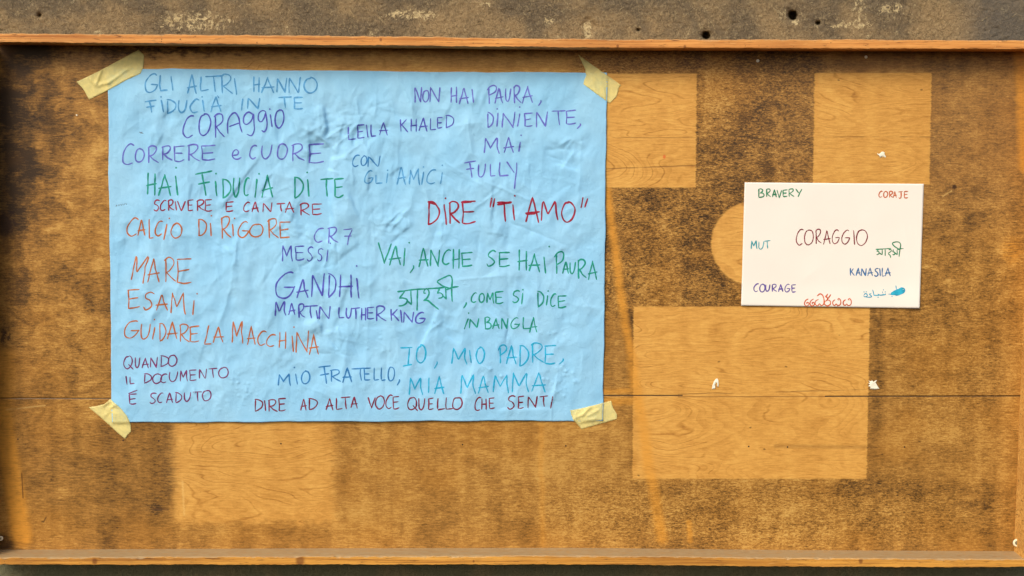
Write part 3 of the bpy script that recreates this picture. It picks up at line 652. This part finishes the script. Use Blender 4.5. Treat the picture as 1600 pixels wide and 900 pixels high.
BL, VI, VD, GR, CR, OR, MG, CY, NB = (72, 152, 218), (96, 98, 206), (72, 74, 190), (0, 144, 128), (146, 22, 58), (190, 98, 48), (116, 26, 96), (10, 170, 226), (34, 120, 196)
def wp(lines, rgb, wdt, label, extra=()): return writing(lines, poster, rgb, wdt, po, label, extra)
wp(['A: G 780 905 342 520; L 915 1000 352 502; I 1030 1045 362 508; | A 1185 1280 350 535; L 1310 1390 362 505', 'B: T 130 300 175 330; R 275 390 165 350; I 408 430 190 355; | H 585 655 185 335; A 665 795 190 340; N 815 910 188 338; N 930 1040 188 338; O 1080 1205 195 343'], BL, 2.6, 'pale blue handwriting =GLI ALTRI HANNO')
wp(['A: F 775 890 595 718; I 932 958 592 715; . 932 562; D 985 1080 590 720; U 1100 1180 590 712; C 1210 1300 585 715; I 1330 1348 590 705; . 1328 562; A 1410 1515 560 705; I 1475 1490 548 575', 'B: | / 475 490 395 505; N 538 650 385 495; | T 830 960 380 485; E 975 1070 378 495'], BL, 2.6, 'pale blue handwriting =FIDUCIÀ IN TE')
wp(['A: C 1143 1250 738 951', 'B: O 65 178 540 745; R 212 312 545 765; a 342 478 535 735; g 488 603 520 745; g 635 722 505 712; I 752 770 548 670; . 748 495; O 798 885 498 675'], VD, 2.5, 'violet handwriting =CORAggIO')
wp(['C: C 192 305 155 352; O 315 400 195 328; R 435 538 175 335; R 570 670 170 315; E 685 790 172 320; R 818 940 158 322; E 948 1085 170 310; | e 1245 1335 205 300', 'D: | C 60 135 290 420; U 178 275 285 418; O 328 422 275 422; R 465 590 278 440; E 625 775 280 460'], VI, 2.5, 'violet handwriting =CORRERE e CUORE')
wp(['C: H 425 520 435 645; A 540 660 445 648; I 702 722 455 648; . 708 382; | F 890 1055 420 655; I 1085 1100 510 662; . 1092 438; D 1150 1240 485 672; U 1260 1320 475 658', 'D: C 5 60 605 780; / 115 130 615 790; . 152 563; A 178 290 575 790; | D 490 580 590 800; I 618 630 618 780; . 615 550; | T 740 865 608 780; E 872 970 608 785'], GR, 2.8, 'green handwriting =HAI FIDUCIA DI TE')
wp(['C: S 495 550 692 795; C 555 615 695 795; R 628 690 690 795; I 700 712 705 790; V 722 800 700 798; E 820 875 692 797; R 905 985 692 798; E 985 1055 690 798; | E 1185 1262 710 800; | C 1355 1420 715 808', 'D: A 82 150 832 934; N 190 278 840 934; T 322 403 848 925; A 403 493 832 937; R 540 643 850 962; E 658 758 852 954'], CR, 2.3, 'dark red handwriting =SCRIVERE E CANTARE')
wp(['E: C 235 345 130 302; A 338 415 140 303; L 445 490 140 325; C 505 580 155 300; / 588 620 180 335; . 643 130; O 660 765 175 325; | D 918 1005 140 300; I 1038 1045 175 303; . 1047 105; | R 1140 1240 112 325; I 1250 1260 180 308; . 1270 130; G 1300 1410 165 315; O 1420 1540 185 308', 'F: R 112 215 135 320; E 222 330 165 320'], OR, 2.4, 'orange brown handwriting =CALCIO DI RIGORE')
wp(['F: C 560 655 222 362; R 690 790 215 370; 7 838 925 235 388'], VI, 2.2, 'violet handwritten letters and a number')
wp(['F: M 250 350 388 540; E 375 468 400 528; S 490 552 408 540; S 590 645 420 540; / 678 692 425 550; . 715 370'], VD, 2.2, 'violet handwritten short name')
wp(['F: G 192 380 643 897; A 388 510 710 897; N 538 655 660 880; D 693 772 665 890; H 790 935 675 890; I 968 988 705 902; . 968 588'], VD, 2.7, 'dark violet handwritten name in large capitals')
wp(['H: M 180 290 130 268; A 312 380 145 262; R 405 470 155 290; T 455 590 172 290; I 578 592 210 298; N 610 715 172 298; | L 795 850 185 290; U 868 918 190 292; T 915 1000 188 298; H 1010 1060 190 312; E 1065 1140 185 298; R 1150 1250 175 318; | K 1290 1375 198 320; I 1388 1405 210 332; N 1420 1515 225 335', 'N: G 425 520 785 895'], VD, 2.5, 'dark violet handwritten full name')
wp(['E: W 270 445 490 755; A 430 555 508 750; R 595 710 510 750; E 715 855 520 755'], OR, 2.3, 'orange brown handwriting =MARE')
wp(['G: E 240 360 18 195; S 395 498 40 205; A 512 630 65 215; M 658 800 42 250; / 868 880 110 265; . 910 55'], OR, 2.3, 'orange brown handwriting =ESAMI')
wp(['G: G 208 355 315 480; U 370 460 340 495; / 483 503 378 495; . 500 303; D 545 615 340 508; A 620 725 325 498; R 742 838 345 520; E 835 935 368 520; | Z 978 1050 355 540; A 1065 1165 370 530; | M 1245 1355 320 530; A 1390 1475 365 548', 'H: C 15 100 412 555; C 100 190 442 562; H 218 295 420 580; I 345 358 460 610; . 365 376; N 382 508 410 618; A 508 605 445 640'], OR, 2.3, 'orange brown handwriting =GUIDARE LA MACCHINA')
wp(['I: Q 390 480 72 200; U 500 545 80 182; A 565 632 85 188; N 648 715 80 182; D 742 825 65 170; O 820 898 60 165'], MG, 2.1, 'dark plum handwriting =QUANDO')
wp(['I: I 412 422 260 345; L 445 492 270 338; | D 585 660 240 330; O 668 755 240 332; C 745 810 240 325; U 830 908 215 320; M 932 1000 205 310; E 1020 1090 205 305; N 1115 1185 192 285; T 1203 1290 185 280; O 1302 1395 180 282'], MG, 2.1, 'dark plum handwriting =IL DOCUMENTO')
wp(['I: E 440 515 436 532; / 432 522 398 430; | S 640 705 425 525; C 712 770 425 520; A 800 865 425 520; D 885 950 420 518; U 972 1035 415 505; T 1055 1145 412 505; O 1145 1230 400 500'], MG, 2.1, 'dark plum handwriting =É SCADUTO')
wp(['K: N 665 730 92 245; O 742 800 130 240; N 812 908 95 248; | H 1008 1075 98 255; A 1092 1185 105 265; I 1215 1230 120 250', 'L: | P 250 340 330 505; A 325 410 355 500; U 430 480 355 480; R 505 580 335 498; A 590 695 330 500; , 745 770 470 525'], VI, 2.4, 'violet handwriting =NON HAI PAURA')
wp(['L: D 255 315 590 738; / 345 358 590 725; . 350 555; N 400 520 585 735; / 545 568 600 725; . 567 537; E 608 690 595 722; N 725 832 580 730; T 870 1010 570 710; E 1010 1110 565 705; , 1118 1150 695 745'], VI, 2.4, 'violet handwriting =DINIENTE')
wp(['M: M 350 495 90 245; A 535 635 92 242; / 680 695 130 230; . 703 70'], VI, 2.4, 'violet handwriting =MAI')
wp(['M: F 158 270 318 478; U 290 360 345 472; L 402 455 345 465; L 488 582 330 462; y 560 665 330 580'], VI, 2.4, 'violet handwriting =FULLY')
wp(['K: L 20 100 480 608; E 108 182 465 592; I 200 215 460 580; L 240 295 460 572; A 322 408 438 560; | K 518 602 408 530; H 622 688 398 525; A 705 790 395 525; L 812 870 400 508; E 878 932 392 492; D 960 1045 370 492'], VD, 2.2, 'dark violet handwritten two word name')
wp(['K: C 65 135 752 865; O 148 205 762 855; N 218 330 762 865'], NB, 2.2, 'blue handwriting =CON')
wp(['D: G 1165 1250 535 658; L 1268 1340 570 656; / 1375 1392 555 650; . 1388 530; | A 1478 1565 495 668', 'T: M 612 663 503 580; / 671 682 515 580; . 681 494; C 697 742 505 575; / 762 772 518 578; . 771 486'], BL, 2.3, 'pale blue handwriting =GLI AMICI')
wp(['S: D 50 165 155 385; _ 50 135 158 180 1.4; - 375 475 152 162 1.4; I 210 230 175 378; . 222 122; R 250 360 155 365; E 375 515 150 368; | / 650 668 115 215; / 678 695 122 212; T 715 860 158 345; - 715 862 160 182 1.5; I 870 885 178 330; . 888 98; | A 990 1130 110 352; - 990 1090 268 272 1.3; M 1145 1300 150 340; O 1342 1465 155 350; / 1525 1545 105 218; / 1560 1590 120 212'], (156, 8, 44), 2.9, 'crimson handwriting =DIRE TI AMO')
wp(['N: V 68 192 108 315; A 172 290 145 335; / 312 325 170 342; . 365 118; , 372 408 335 410; | A 455 550 168 350; N 568 658 180 345; C 685 765 185 330; H 775 858 175 365; E 865 975 210 345; | S 1110 1200 198 340; E 1225 1335 210 345', 'O: | H 670 765 190 385; A 775 888 225 398; I 922 938 250 420; . 973 155; | P 1020 1115 205 425; A 1100 1165 300 415; U 1172 1225 305 415; R 1245 1330 280 460; A 1345 1438 290 480'], GR, 2.6, 'green handwriting =VAI ANCHE SE HAI PAURA')
wp([], GR, 2.6, 'green handwritten word in Bengali script', [('N', 'l', [(250, 588), (450, 566), (715, 548)], 1), ('N', 'l', [(322, 585), (268, 655)], 1), ('N', 'c', [(268, 655), (300, 650), (343, 665), (340, 695), (305, 720), (262, 726)], 1), ('N', 'l', [(340, 672), (388, 715)], 1), ('N', 'l', [(382, 578), (386, 715)], 1), ('N', 'l', [(446, 568), (440, 772)], 1), ('N', 'c', [(525, 603), (507, 602), (510, 578), (532, 560), (552, 580), (555, 612), (535, 650), (502, 676)], 1), ('N', 'c', [(500, 674), (542, 674), (590, 715), (650, 762)], 1), ('N', 'l', [(660, 552), (634, 606)], 1), ('N', 'c', [(634, 606), (662, 600), (688, 620), (680, 645), (645, 653)], 1), ('N', 'l', [(684, 622), (722, 660)], 1), ('N', 'l', [(715, 550), (720, 665)], 1), ('N', 'c', [(780, 686), (774, 570), (780, 480), (768, 440), (745, 432), (690, 458), (640, 487), (648, 506), (700, 538), (770, 560)], 1), ('N', 'l', [(720, 572), (780, 548), (842, 539)], 1)])
wp(['O: , 148 175 690 748; C 222 278 598 695; O 298 350 605 695; M 375 440 600 700; E 450 535 588 702; | S 618 692 580 692; / 708 718 598 710; . 720 570; | D 860 920 590 738; / 945 958 620 725; . 963 583; C 985 1040 605 735; E 1052 1140 625 742'], GR, 2.5, 'green handwriting =COME SI DICE')
wp(['P: / 708 750 228 335; . 752 180; N 760 848 228 322; | B 910 970 215 330; A 980 1050 228 335; N 1070 1130 225 335; G 1155 1240 225 332; L 1270 1345 220 332; A 1338 1412 215 370'], GR, 2.4, 'green handwriting =IN BANGLA')
wp(['P: X 95 210 508 686; O 248 342 490 655; , 422 450 640 715; | M 592 735 515 672; I 762 775 530 660; O 825 905 510 660; | P 1035 1118 490 665; A 1115 1218 490 672; D 1240 1330 490 692; R 1350 1475 470 660; E 1480 1590 495 668', 'Q: , 945 985 125 180'], CY, 2.5, 'cyan handwriting =IO MIO PADRE')
wp(['R: M 490 615 185 350; / 672 680 185 335; A 730 828 170 345; | M 985 1125 152 340; A 1150 1255 170 335; M 1295 1450 160 330', 'Q: M 495 655 260 450; A 680 820 260 448'], CY, 2.4, 'cyan handwriting =MIA MAMMA')
wp(['J: M 335 460 150 262; I 505 520 145 250; . 492 87; O 562 640 118 245; | F 722 845 70 242; R 835 940 108 225; A 955 1048 88 232; T 1040 1215 90 212; E 1160 1225 92 210; L 1255 1305 88 210; L 1325 1370 88 212; O 1392 1455 82 218; , 1480 1502 198 262'], NB, 2.4, 'blue handwriting =MIO FRATELLO')
wp(['J: D 110 188 392 508; I 205 215 405 505; R 238 330 395 512; E 338 412 385 505; | A 552 610 392 498; D 628 715 382 492; | A 795 868 385 500; L 890 955 380 492; T 940 1030 372 485; A 1035 1100 370 480', 'R: | V 95 160 370 480; O 165 250 362 488; C 262 330 350 485; E 330 392 365 485; | Q 475 570 375 505; U 580 640 382 492; E 670 722 382 492; L 755 830 378 492; L 835 910 375 492; O 905 998 375 495; | C 1120 1180 375 505; H 1180 1235 385 490; E 1255 1310 380 482', 'Q: | S 450 525 485 608; E 550 608 490 605; N 645 735 488 600; T 755 840 485 588; / 862 885 485 605'], (122, 18, 56), 2.3, 'dark red handwriting =DIRE AD ALTA VOCE QUELLO CHE SENTI')
wp(['C: / 130 138 738 755; / 150 156 735 750; / 166 172 730 748; / 184 192 728 746; / 204 212 725 744; I 222 234 722 740', 'C: | I 355 395 40 52; / 368 382 36 58'], (84, 92, 108), 1.2, 'faint grey pencil marks')

# ------------------------------------------------------------------ white sheet
white = Sheet((1163.5, 285), (1443.5, 287.3), (1437, 481.7), (1158, 477.5), 2.5)
X, Y = white.X, white.Y
H = 0.0018 + (fbm(X / 120, Y / 100, 301, 3) - 0.4) * 0.003 + 0.004 * sstep(1390, 1443, X) * sstep(300, 480, Y) + 0.002 * sstep(440, 480, Y) + 0.0012 * sstep(1210, 1160, X) * sstep(380, 480, Y)
al = (X - 1270) * 0.8 - (Y - 425) * -0.6
H = H + 0.0004 * np.exp(-np.abs((X - 1262) * 0.62 + (Y - 432) * 0.79) / 2.5) * np.exp(-((X - 1268) / 22) ** 2) + 0.0004 * np.exp(-np.abs(X - 1418 - (Y - 390) * 0.15) / 4) * sstep(330, 350, Y) * sstep(440, 400, Y)
white.H = np.maximum(H, 0.0007)
white_m = paper('white office paper', alb(239, 226, 220), alb(242, 229, 223), 0.05)
wh = white.build('paper_sheet', white_m, (1298, 480))
tag(wh, 'small white paper sheet with the word for courage written in many languages and colours', 'paper sheet')
def ww(lines, rgb, wdt, label, extra=()): return writing(lines, white, rgb, wdt, wh, label, extra, 0.6)
ww(['a: B 355 440 150 285; R 470 545 150 278; A 565 635 160 282; V 640 712 165 295; E 730 805 165 272; R 820 910 150 272; Y 930 1030 150 278'], (34, 128, 88), 2.1, 'green handwriting BRAVERY')
ww(['b: C 832 890 185 282; O 905 970 190 285; R 990 1060 190 290; A 1055 1110 190 290; J 1135 1205 192 300; E 1225 1290 190 292'], (206, 96, 52), 2.0, 'orange handwriting CORAJE')
ww(['c: M 235 330 358 492; U 355 435 370 495; T 440 540 360 480'], (70, 168, 184), 2.0, 'turquoise handwriting MUT')
ww(['c: C 940 1055 185 428; O 1072 1210 190 425; R 1240 1335 185 408; A 1365 1478 200 418', 'd: G 100 218 192 410; G 250 380 192 410; I 435 452 200 420; O 480 652 190 435'], (132, 30, 46), 1.9, 'dark red handwriting CORAGGIO in the middle')
ww([], (22, 128, 84), 1.9, 'green handwritten word in Bengali script', [('d', 'l', [(782, 494), (900, 488), (1022, 485)], 1), ('d', 'l', [(832, 492), (796, 526)], 1), ('d', 'c', [(796, 526), (830, 530), (834, 562), (795, 581)], 1), ('d', 'l', [(826, 546), (887, 580)], 1), ('d', 'l', [(886, 490), (886, 580)], 1), ('d', 'l', [(930, 490), (932, 597)], 1), ('d', 'c', [(985, 502), (1018, 500), (1026, 524), (985, 552), (986, 574), (1008, 590), (1018, 630)], 1), ('d', 'c', [(1062, 498), (1050, 530), (1082, 546), (1075, 576), (1045, 577)], 1), ('d', 'l', [(1080, 550), (1122, 580)], 1), ('d', 'l', [(1118, 500), (1120, 580)], 1), ('d', 'c', [(1147, 612), (1162, 490), (1174, 430), (1150, 386), (1090, 381), (1045, 404), (1080, 450), (1150, 496)], 1), ('d', 'l', [(1120, 502), (1165, 486), (1219, 485)], 1)])
ww(['f: K 380 450 88 210; A 475 548 85 210; N 560 635 90 212; A 655 740 85 212; S 762 832 90 215; I 845 855 92 215; L 880 930 85 215; A 930 1018 80 215'], (52, 108, 168), 2.0, 'blue handwriting KANASILA')
ww(['e: C 278 355 332 460; O 372 455 340 465; U 465 530 342 450; R 560 640 342 458; A 660 738 340 460; G 760 845 338 462; E 868 935 350 462'], (92, 70, 158), 2.1, 'violet handwriting COURAGE')
blob = [('f', 'l', [(1020 + 14 * k, 498 - 7 * k + (22 if k % 2 else -18) * math.sin(min(1, (k + 1) / 6) * 1.5)), (1034 + 14 * k, 495 - 7 * (k + 1) + (-22 if k % 2 else 20) * math.sin(min(1, (k + 2) / 6) * 1.5))], 2.8) for k in range(13)]
blob += [('f', 'l', [(1025 + 4 * k, 500 - 2 * k), (1215 - 2 * k, 430 + 11 * k)], 2.6) for k in range(5)] + [('f', 'c', [(1030, 490), (1100, 440), (1215, 405), (1225, 455), (1160, 495), (1090, 512)], 1.8)]
ww(['f: . 600 460; . 635 458; . 905 428; . 890 465; . 932 462; . 820 545; . 1038 533; . 1205 398'], (24, 166, 206), 1.7, 'cyan handwritten word in Arabic script beside a scribbled out blot', [('f', 'c', [(600, 512), (620, 485), (650, 502), (645, 530), (605, 536), (595, 514)], 1), ('f', 'c', [(605, 536), (680, 546), (722, 534), (700, 512), (682, 496), (716, 486)], 1), ('f', 'l', [(735, 425), (756, 515), (835, 516)], 1), ('f', 'c', [(812, 492), (848, 512), (900, 508), (932, 502), (936, 484)], 1), ('f', 'l', [(896, 486), (898, 506)], 1), ('f', 'l', [(978, 496), (1052, 495)], 1), ('f', 'l', [(1098, 360), (1106, 430)], 1)] + blob)
six = lambda dx: [('e', 'c', [(1130 + dx, 570), (1088 + dx, 598), (1070 + dx, 648), (1096 + dx, 680), (1138 + dx, 664), (1136 + dx, 628), (1106 + dx, 628), (1112 + dx, 654)], 1)]
yy_ = lambda dx: [('f', 'c', [(150 + dx, 580), (115 + dx, 610), (112 + dx, 650), (140 + dx, 674), (166 + dx, 650), (190 + dx, 676), (232 + dx, 654), (236 + dx, 600), (210 + dx, 564), (190 + dx, 580), (210 + dx, 592)], 1)]
ww([], (214, 84, 34), 1.9, 'orange red handwritten word in a round looped script at the lower edge', six(0) + six(84) + yy_(0) + yy_(164) + [('e', 'c', [(1292, 574), (1245, 606), (1238, 655), (1275, 678), (1305, 645), (1330, 676), (1366, 655), (1376, 580), (1350, 510), (1310, 492), (1266, 526)], 1), ('e', 'c', [(1392, 600), (1380, 648), (1425, 680), (1474, 652), (1470, 602), (1432, 586), (1396, 610)], 1.1), ('e', 'l', [(1392, 525), (1432, 556), (1418, 592)], 1.2), ('e', 'l', [(1434, 490), (1400, 545)], 1.2), ('e', 'l', [(1482, 500), (1428, 578)], 1)])

# ------------------------------------------------------------------ masking tape
def flat_piece(outline, step, hfun, name, m, thick):
    """a thin piece cut to a ragged outline (photo pixels), triangulated and laid over what lies under it"""
    pts = []
    n = len(outline)
    for i in range(n):
        a_, b_ = np.array(outline[i], float), np.array(outline[(i + 1) % n], float); k = max(1, int(np.hypot(*(b_ - a_)) / step))
        for t in range(k): pts.append(a_ + (b_ - a_) * t / k + (rng.random(2) - 0.5) * 0.35)
    nb = len(pts); poly = np.array(pts)
    def inside(q):
        x, y = q; c = False
        for i in range(nb):
            x1, y1 = poly[i]; x2, y2 = poly[(i + 1) % nb]
            if (y1 > y) != (y2 > y) and x < (x2 - x1) * (y - y1) / (y2 - y1) + x1: c = not c
        return c
    x0, y0 = poly.min(0); x1, y1 = poly.max(0); allp = [Vector(q) for q in poly]
    for yy in np.arange(y0 + step / 2, y1, step):
        for xx in np.arange(x0 + step / 2, x1, step):
            q = (xx + (rng.random() - 0.5) * 0.4, yy + (rng.random() - 0.5) * 0.4)
            if inside(q) and np.min(np.hypot(poly[:, 0] - q[0], poly[:, 1] - q[1])) > step * 0.6: allp.append(Vector(q))
    v, _, f, _, _, _ = delaunay_2d_cdt(allp, [], [list(range(nb))], 1, 1e-4)
    vx = np.array([p[0] for p in v]); vy = np.array([p[1] for p in v])
    P = at_np(vx, vy, hfun(vx, vy)); c = P.mean(0); c[1] = 0
    o = mesh_obj(name, P - c, [tuple(q) for q in f], m, smooth=True); o.location = c
    bpy.context.view_layer.update()
    if o.data.polygons[0].normal.y > 0: o.data.flip_normals()
    mod = o.modifiers.new('thickness', 'SOLIDIFY'); mod.thickness = thick; mod.offset = 1.0
    return o
def tape_height(folds, seed):
    def f(x, y):
        h = np.zeros_like(x)
        for ox in np.linspace(-4, 4, 5):
            for oy in np.linspace(-4, 4, 5):
                h = h + np.where(poster.inside(x + ox, y + oy), poster.height(x + ox, y + oy), 0.0003) / 25
        hh = np.where(poster.inside(x, y), np.maximum(h, poster.height(x, y)), h) + 0.0007
        hh = hh + (fbm(x / 9, y / 9, seed, 2) - 0.35) * 0.0010
        for x0, y0, x1, y1, w_, am in folds:
            L = math.hypot(x1 - x0, y1 - y0); tx, ty = (x1 - x0) / L, (y1 - y0) / L
            al = (x - x0) * tx + (y - y0) * ty; pe = -(x - x0) * ty + (y - y0) * tx
            hh = hh + 1.7 * am * np.exp(-(pe / w_) ** 2) * sstep(-4, 3, al) * sstep(L + 4, L - 3, al)
        return hh
    return f
tm = tape_mat()
cv = lambda fr, pts: [(FR[fr][0] + u / FR[fr][2], FR[fr][1] + v / FR[fr][2]) for u, v in pts]
t = flat_piece(cv('A', [(120, 418), (330, 318), (540, 205), (718, 108), (768, 158), (770, 210), (762, 280), (735, 338), (600, 400), (400, 510), (240, 588), (215, 540), (180, 480)]), 2.2, tape_height([(150, 132, 158, 110, 1.6, 0.0022), (140, 122, 150, 134, 1.6, 0.0016), (166, 132, 202, 106, 1.8, 0.0016), (153, 134, 170, 128, 1.8, 0.0018), (164, 118, 166, 128, 1.8, 0.0012)], 401), 'masking_tape', tm, 0.00015)
tag(t, 'long wrinkled cream tape strip slanting over the upper left corner of the blue sheet', 'tape', 'tape strips holding the blue sheet')
t = flat_piece(cv('L', [(1128, 32), (1200, 85), (1370, 205), (1540, 325), (1520, 350), (1510, 400), (1495, 440), (1430, 502), (1380, 465), (1290, 400), (1180, 318), (1185, 280), (1205, 235), (1195, 170), (1160, 95)]), 2.2, tape_height([(938, 130, 946, 150, 1.6, 0.001), (925, 125, 930, 142, 1.8, 0.0008)], 402), 'masking_tape', tm, 0.00015)
tag(t, 'torn cream tape with a long pointed tip over the upper right corner of the poster', 'tape', 'tape strips holding the blue sheet')
t = flat_piece(cv('I', [(52, 562), (130, 550), (205, 530), (262, 482), (300, 520), (360, 570), (420, 645), (455, 720), (460, 795), (425, 830), (405, 868), (340, 815), (230, 715), (140, 635)]), 2.2, tape_height([(168, 640, 184, 630, 1.8, 0.0016), (160, 634, 172, 626, 2.2, 0.0018), (174, 628, 186, 637, 1.6, 0.0016), (163, 650, 174, 640, 2.0, 0.001)], 403), 'masking_tape', tm, 0.00015)
tag(t, 'torn cream tape piece slanting down over the lower left corner of the blue sheet', 'tape', 'tape strips holding the blue sheet')
t = flat_piece(cv('Q', [(1052, 622), (1150, 605), (1290, 570), (1445, 530), (1465, 600), (1502, 660), (1500, 705), (1400, 735), (1160, 802), (1120, 755), (1080, 715), (1060, 660)]), 2.2, tape_height([(900, 652, 912, 648, 1.6, 0.0018), (897, 656, 905, 663, 1.6, 0.0016), (910, 648, 922, 636, 1.6, 0.0018), (906, 660, 932, 654, 1.6, 0.0014), (918, 650, 936, 640, 1.6, 0.0014), (900, 645, 898, 656, 1.4, 0.0014)], 404), 'masking_tape', tm, 0.00015)
tag(t, 'short crinkled cream tape strip over the lower right corner of the blue sheet', 'tape', 'tape strips holding the blue sheet')

# ------------------------------------------------------------------ torn scraps, pins, screws
scrap_m = plain('white torn paper', alb(255, 244, 226), 0.8)
def scrap(outline, label):
    o = flat_piece(outline, 1.2, lambda x, y: 0.0006 + noise2(x / 3, y / 3, 5) * 0.001, 'paper_scrap', scrap_m, 0.00015)
    tag(o, label, 'paper scrap', 'torn scraps left on the board')
f5 = lambda pts: [(1080 + u / 5, 560 + v / 5) for u, v in pts]
scrap(f5([(163, 240), (165, 215), (175, 185), (190, 162), (203, 155), (212, 170), (216, 200), (212, 225), (203, 215), (203, 195), (194, 185), (186, 205), (188, 232), (176, 238)]), 'hook shaped white paper scrap left on the large pale rectangle')
scrap(f5([(1385, 170), (1402, 180), (1415, 172), (1420, 184), (1452, 168), (1440, 190), (1450, 205), (1470, 238), (1430, 240), (1395, 238), (1402, 225), (1382, 215), (1398, 205), (1384, 195), (1398, 190)]), 'star shaped white paper scrap right of the large pale rectangle')
f15 = lambda pts: [(1340 + u / 15, 210 + v / 15) for u, v in pts]
scrap(f15([(462, 440), (500, 460), (540, 425), (590, 400), (635, 425), (632, 470), (665, 520), (640, 545), (600, 505), (595, 555), (578, 505), (530, 555), (515, 500), (470, 475)]), 'ragged white paper scrap on the pale patch above the white sheet')
pin_m = plain('white plastic pin head', alb(255, 248, 236), 0.35)
for px_, py_, lab in ((1184, 95, 'tiny white pin head under the top rail between the two upper pale patches'), (1353, 89, 'tiny white pin head under the top rail above the right pale patch')):
    p = at(px_, py_, 0.004); pin = empty('push_pin', (p.x, 0, p.z)); tag(pin, lab, 'pin', 'white pins')
    adopt(disc('pin_head', (p.x, -0.003, p.z), 2.4 * PX, 0.003, pin_m, None, 12, 0, 0.0006), pin)
    adopt(disc('pin_shaft', (p.x, 0.002, p.z), 0.4 * PX, 0.005, nail_m, None, 8), pin)
chip = disc('plaster_chip', (at(120, 180).x, 0.0, at(120, 180).z), 1.2 * PX, 0.0012, scrap_m, None, 7, 0.5)
tag(chip, 'tiny pale chip stuck to the stained wood left of the blue sheet', 'chip')
steel = plain('dull screw steel', alb(150, 140, 120), 0.35, 0.7); washer_m = plain('pale nylon washer', alb(250, 236, 210), 0.4)
def washer_ring(c, r, th, m):
    v = []; f = []; n = 20
    prof = [(0.45, 0), (1.0, 0), (1.0, -0.6), (0.9, -1.0), (0.6, -1.0), (0.45, -0.7)]
    for i in range(n):
        a_ = 2 * math.pi * i / n
        for q, y in prof: v.append((c[0] + r * q * math.cos(a_), c[1] + y * th, c[2] + r * q * math.sin(a_)))
    k = len(prof)
    for i in range(n):
        j = (i + 1) % n
        for s_ in range(k): f.append((i * k + s_, i * k + (s_ + 1) % k, j * k + (s_ + 1) % k, j * k + s_))
    return mesh_obj('washer', v, f, m)
def anchor(px, py, r, dep, label):
    p = at(px, py, dep); o = empty('screw_with_washer', (p.x, -dep, p.z)); tag(o, label, 'screw', 'screws with pale washers')
    adopt(washer_ring((p.x, -dep, p.z), r * PX, 0.003, washer_m), o)
    hd = adopt(disc('screw_head', (p.x, -dep, p.z), r * 0.55 * PX, 0.0035, steel, None, 16, 0, 0.0008), o)
    adopt(disc('screw_shank', (p.x, 0.004, p.z), r * 0.3 * PX, dep + 0.003, steel, None, 10), o)
anchor(1588.5, 848, 6.2, 0.012, 'pale round washer with a steel screw in the lower right corner of the frame')
anchor(1598, 859, 4.0, 0.022, 'smaller pale washer lowest in the right corner of the frame')
anchor(1.5, 841, 3.6, 0.010, 'pale washer and screw in the lower left corner of the frame')
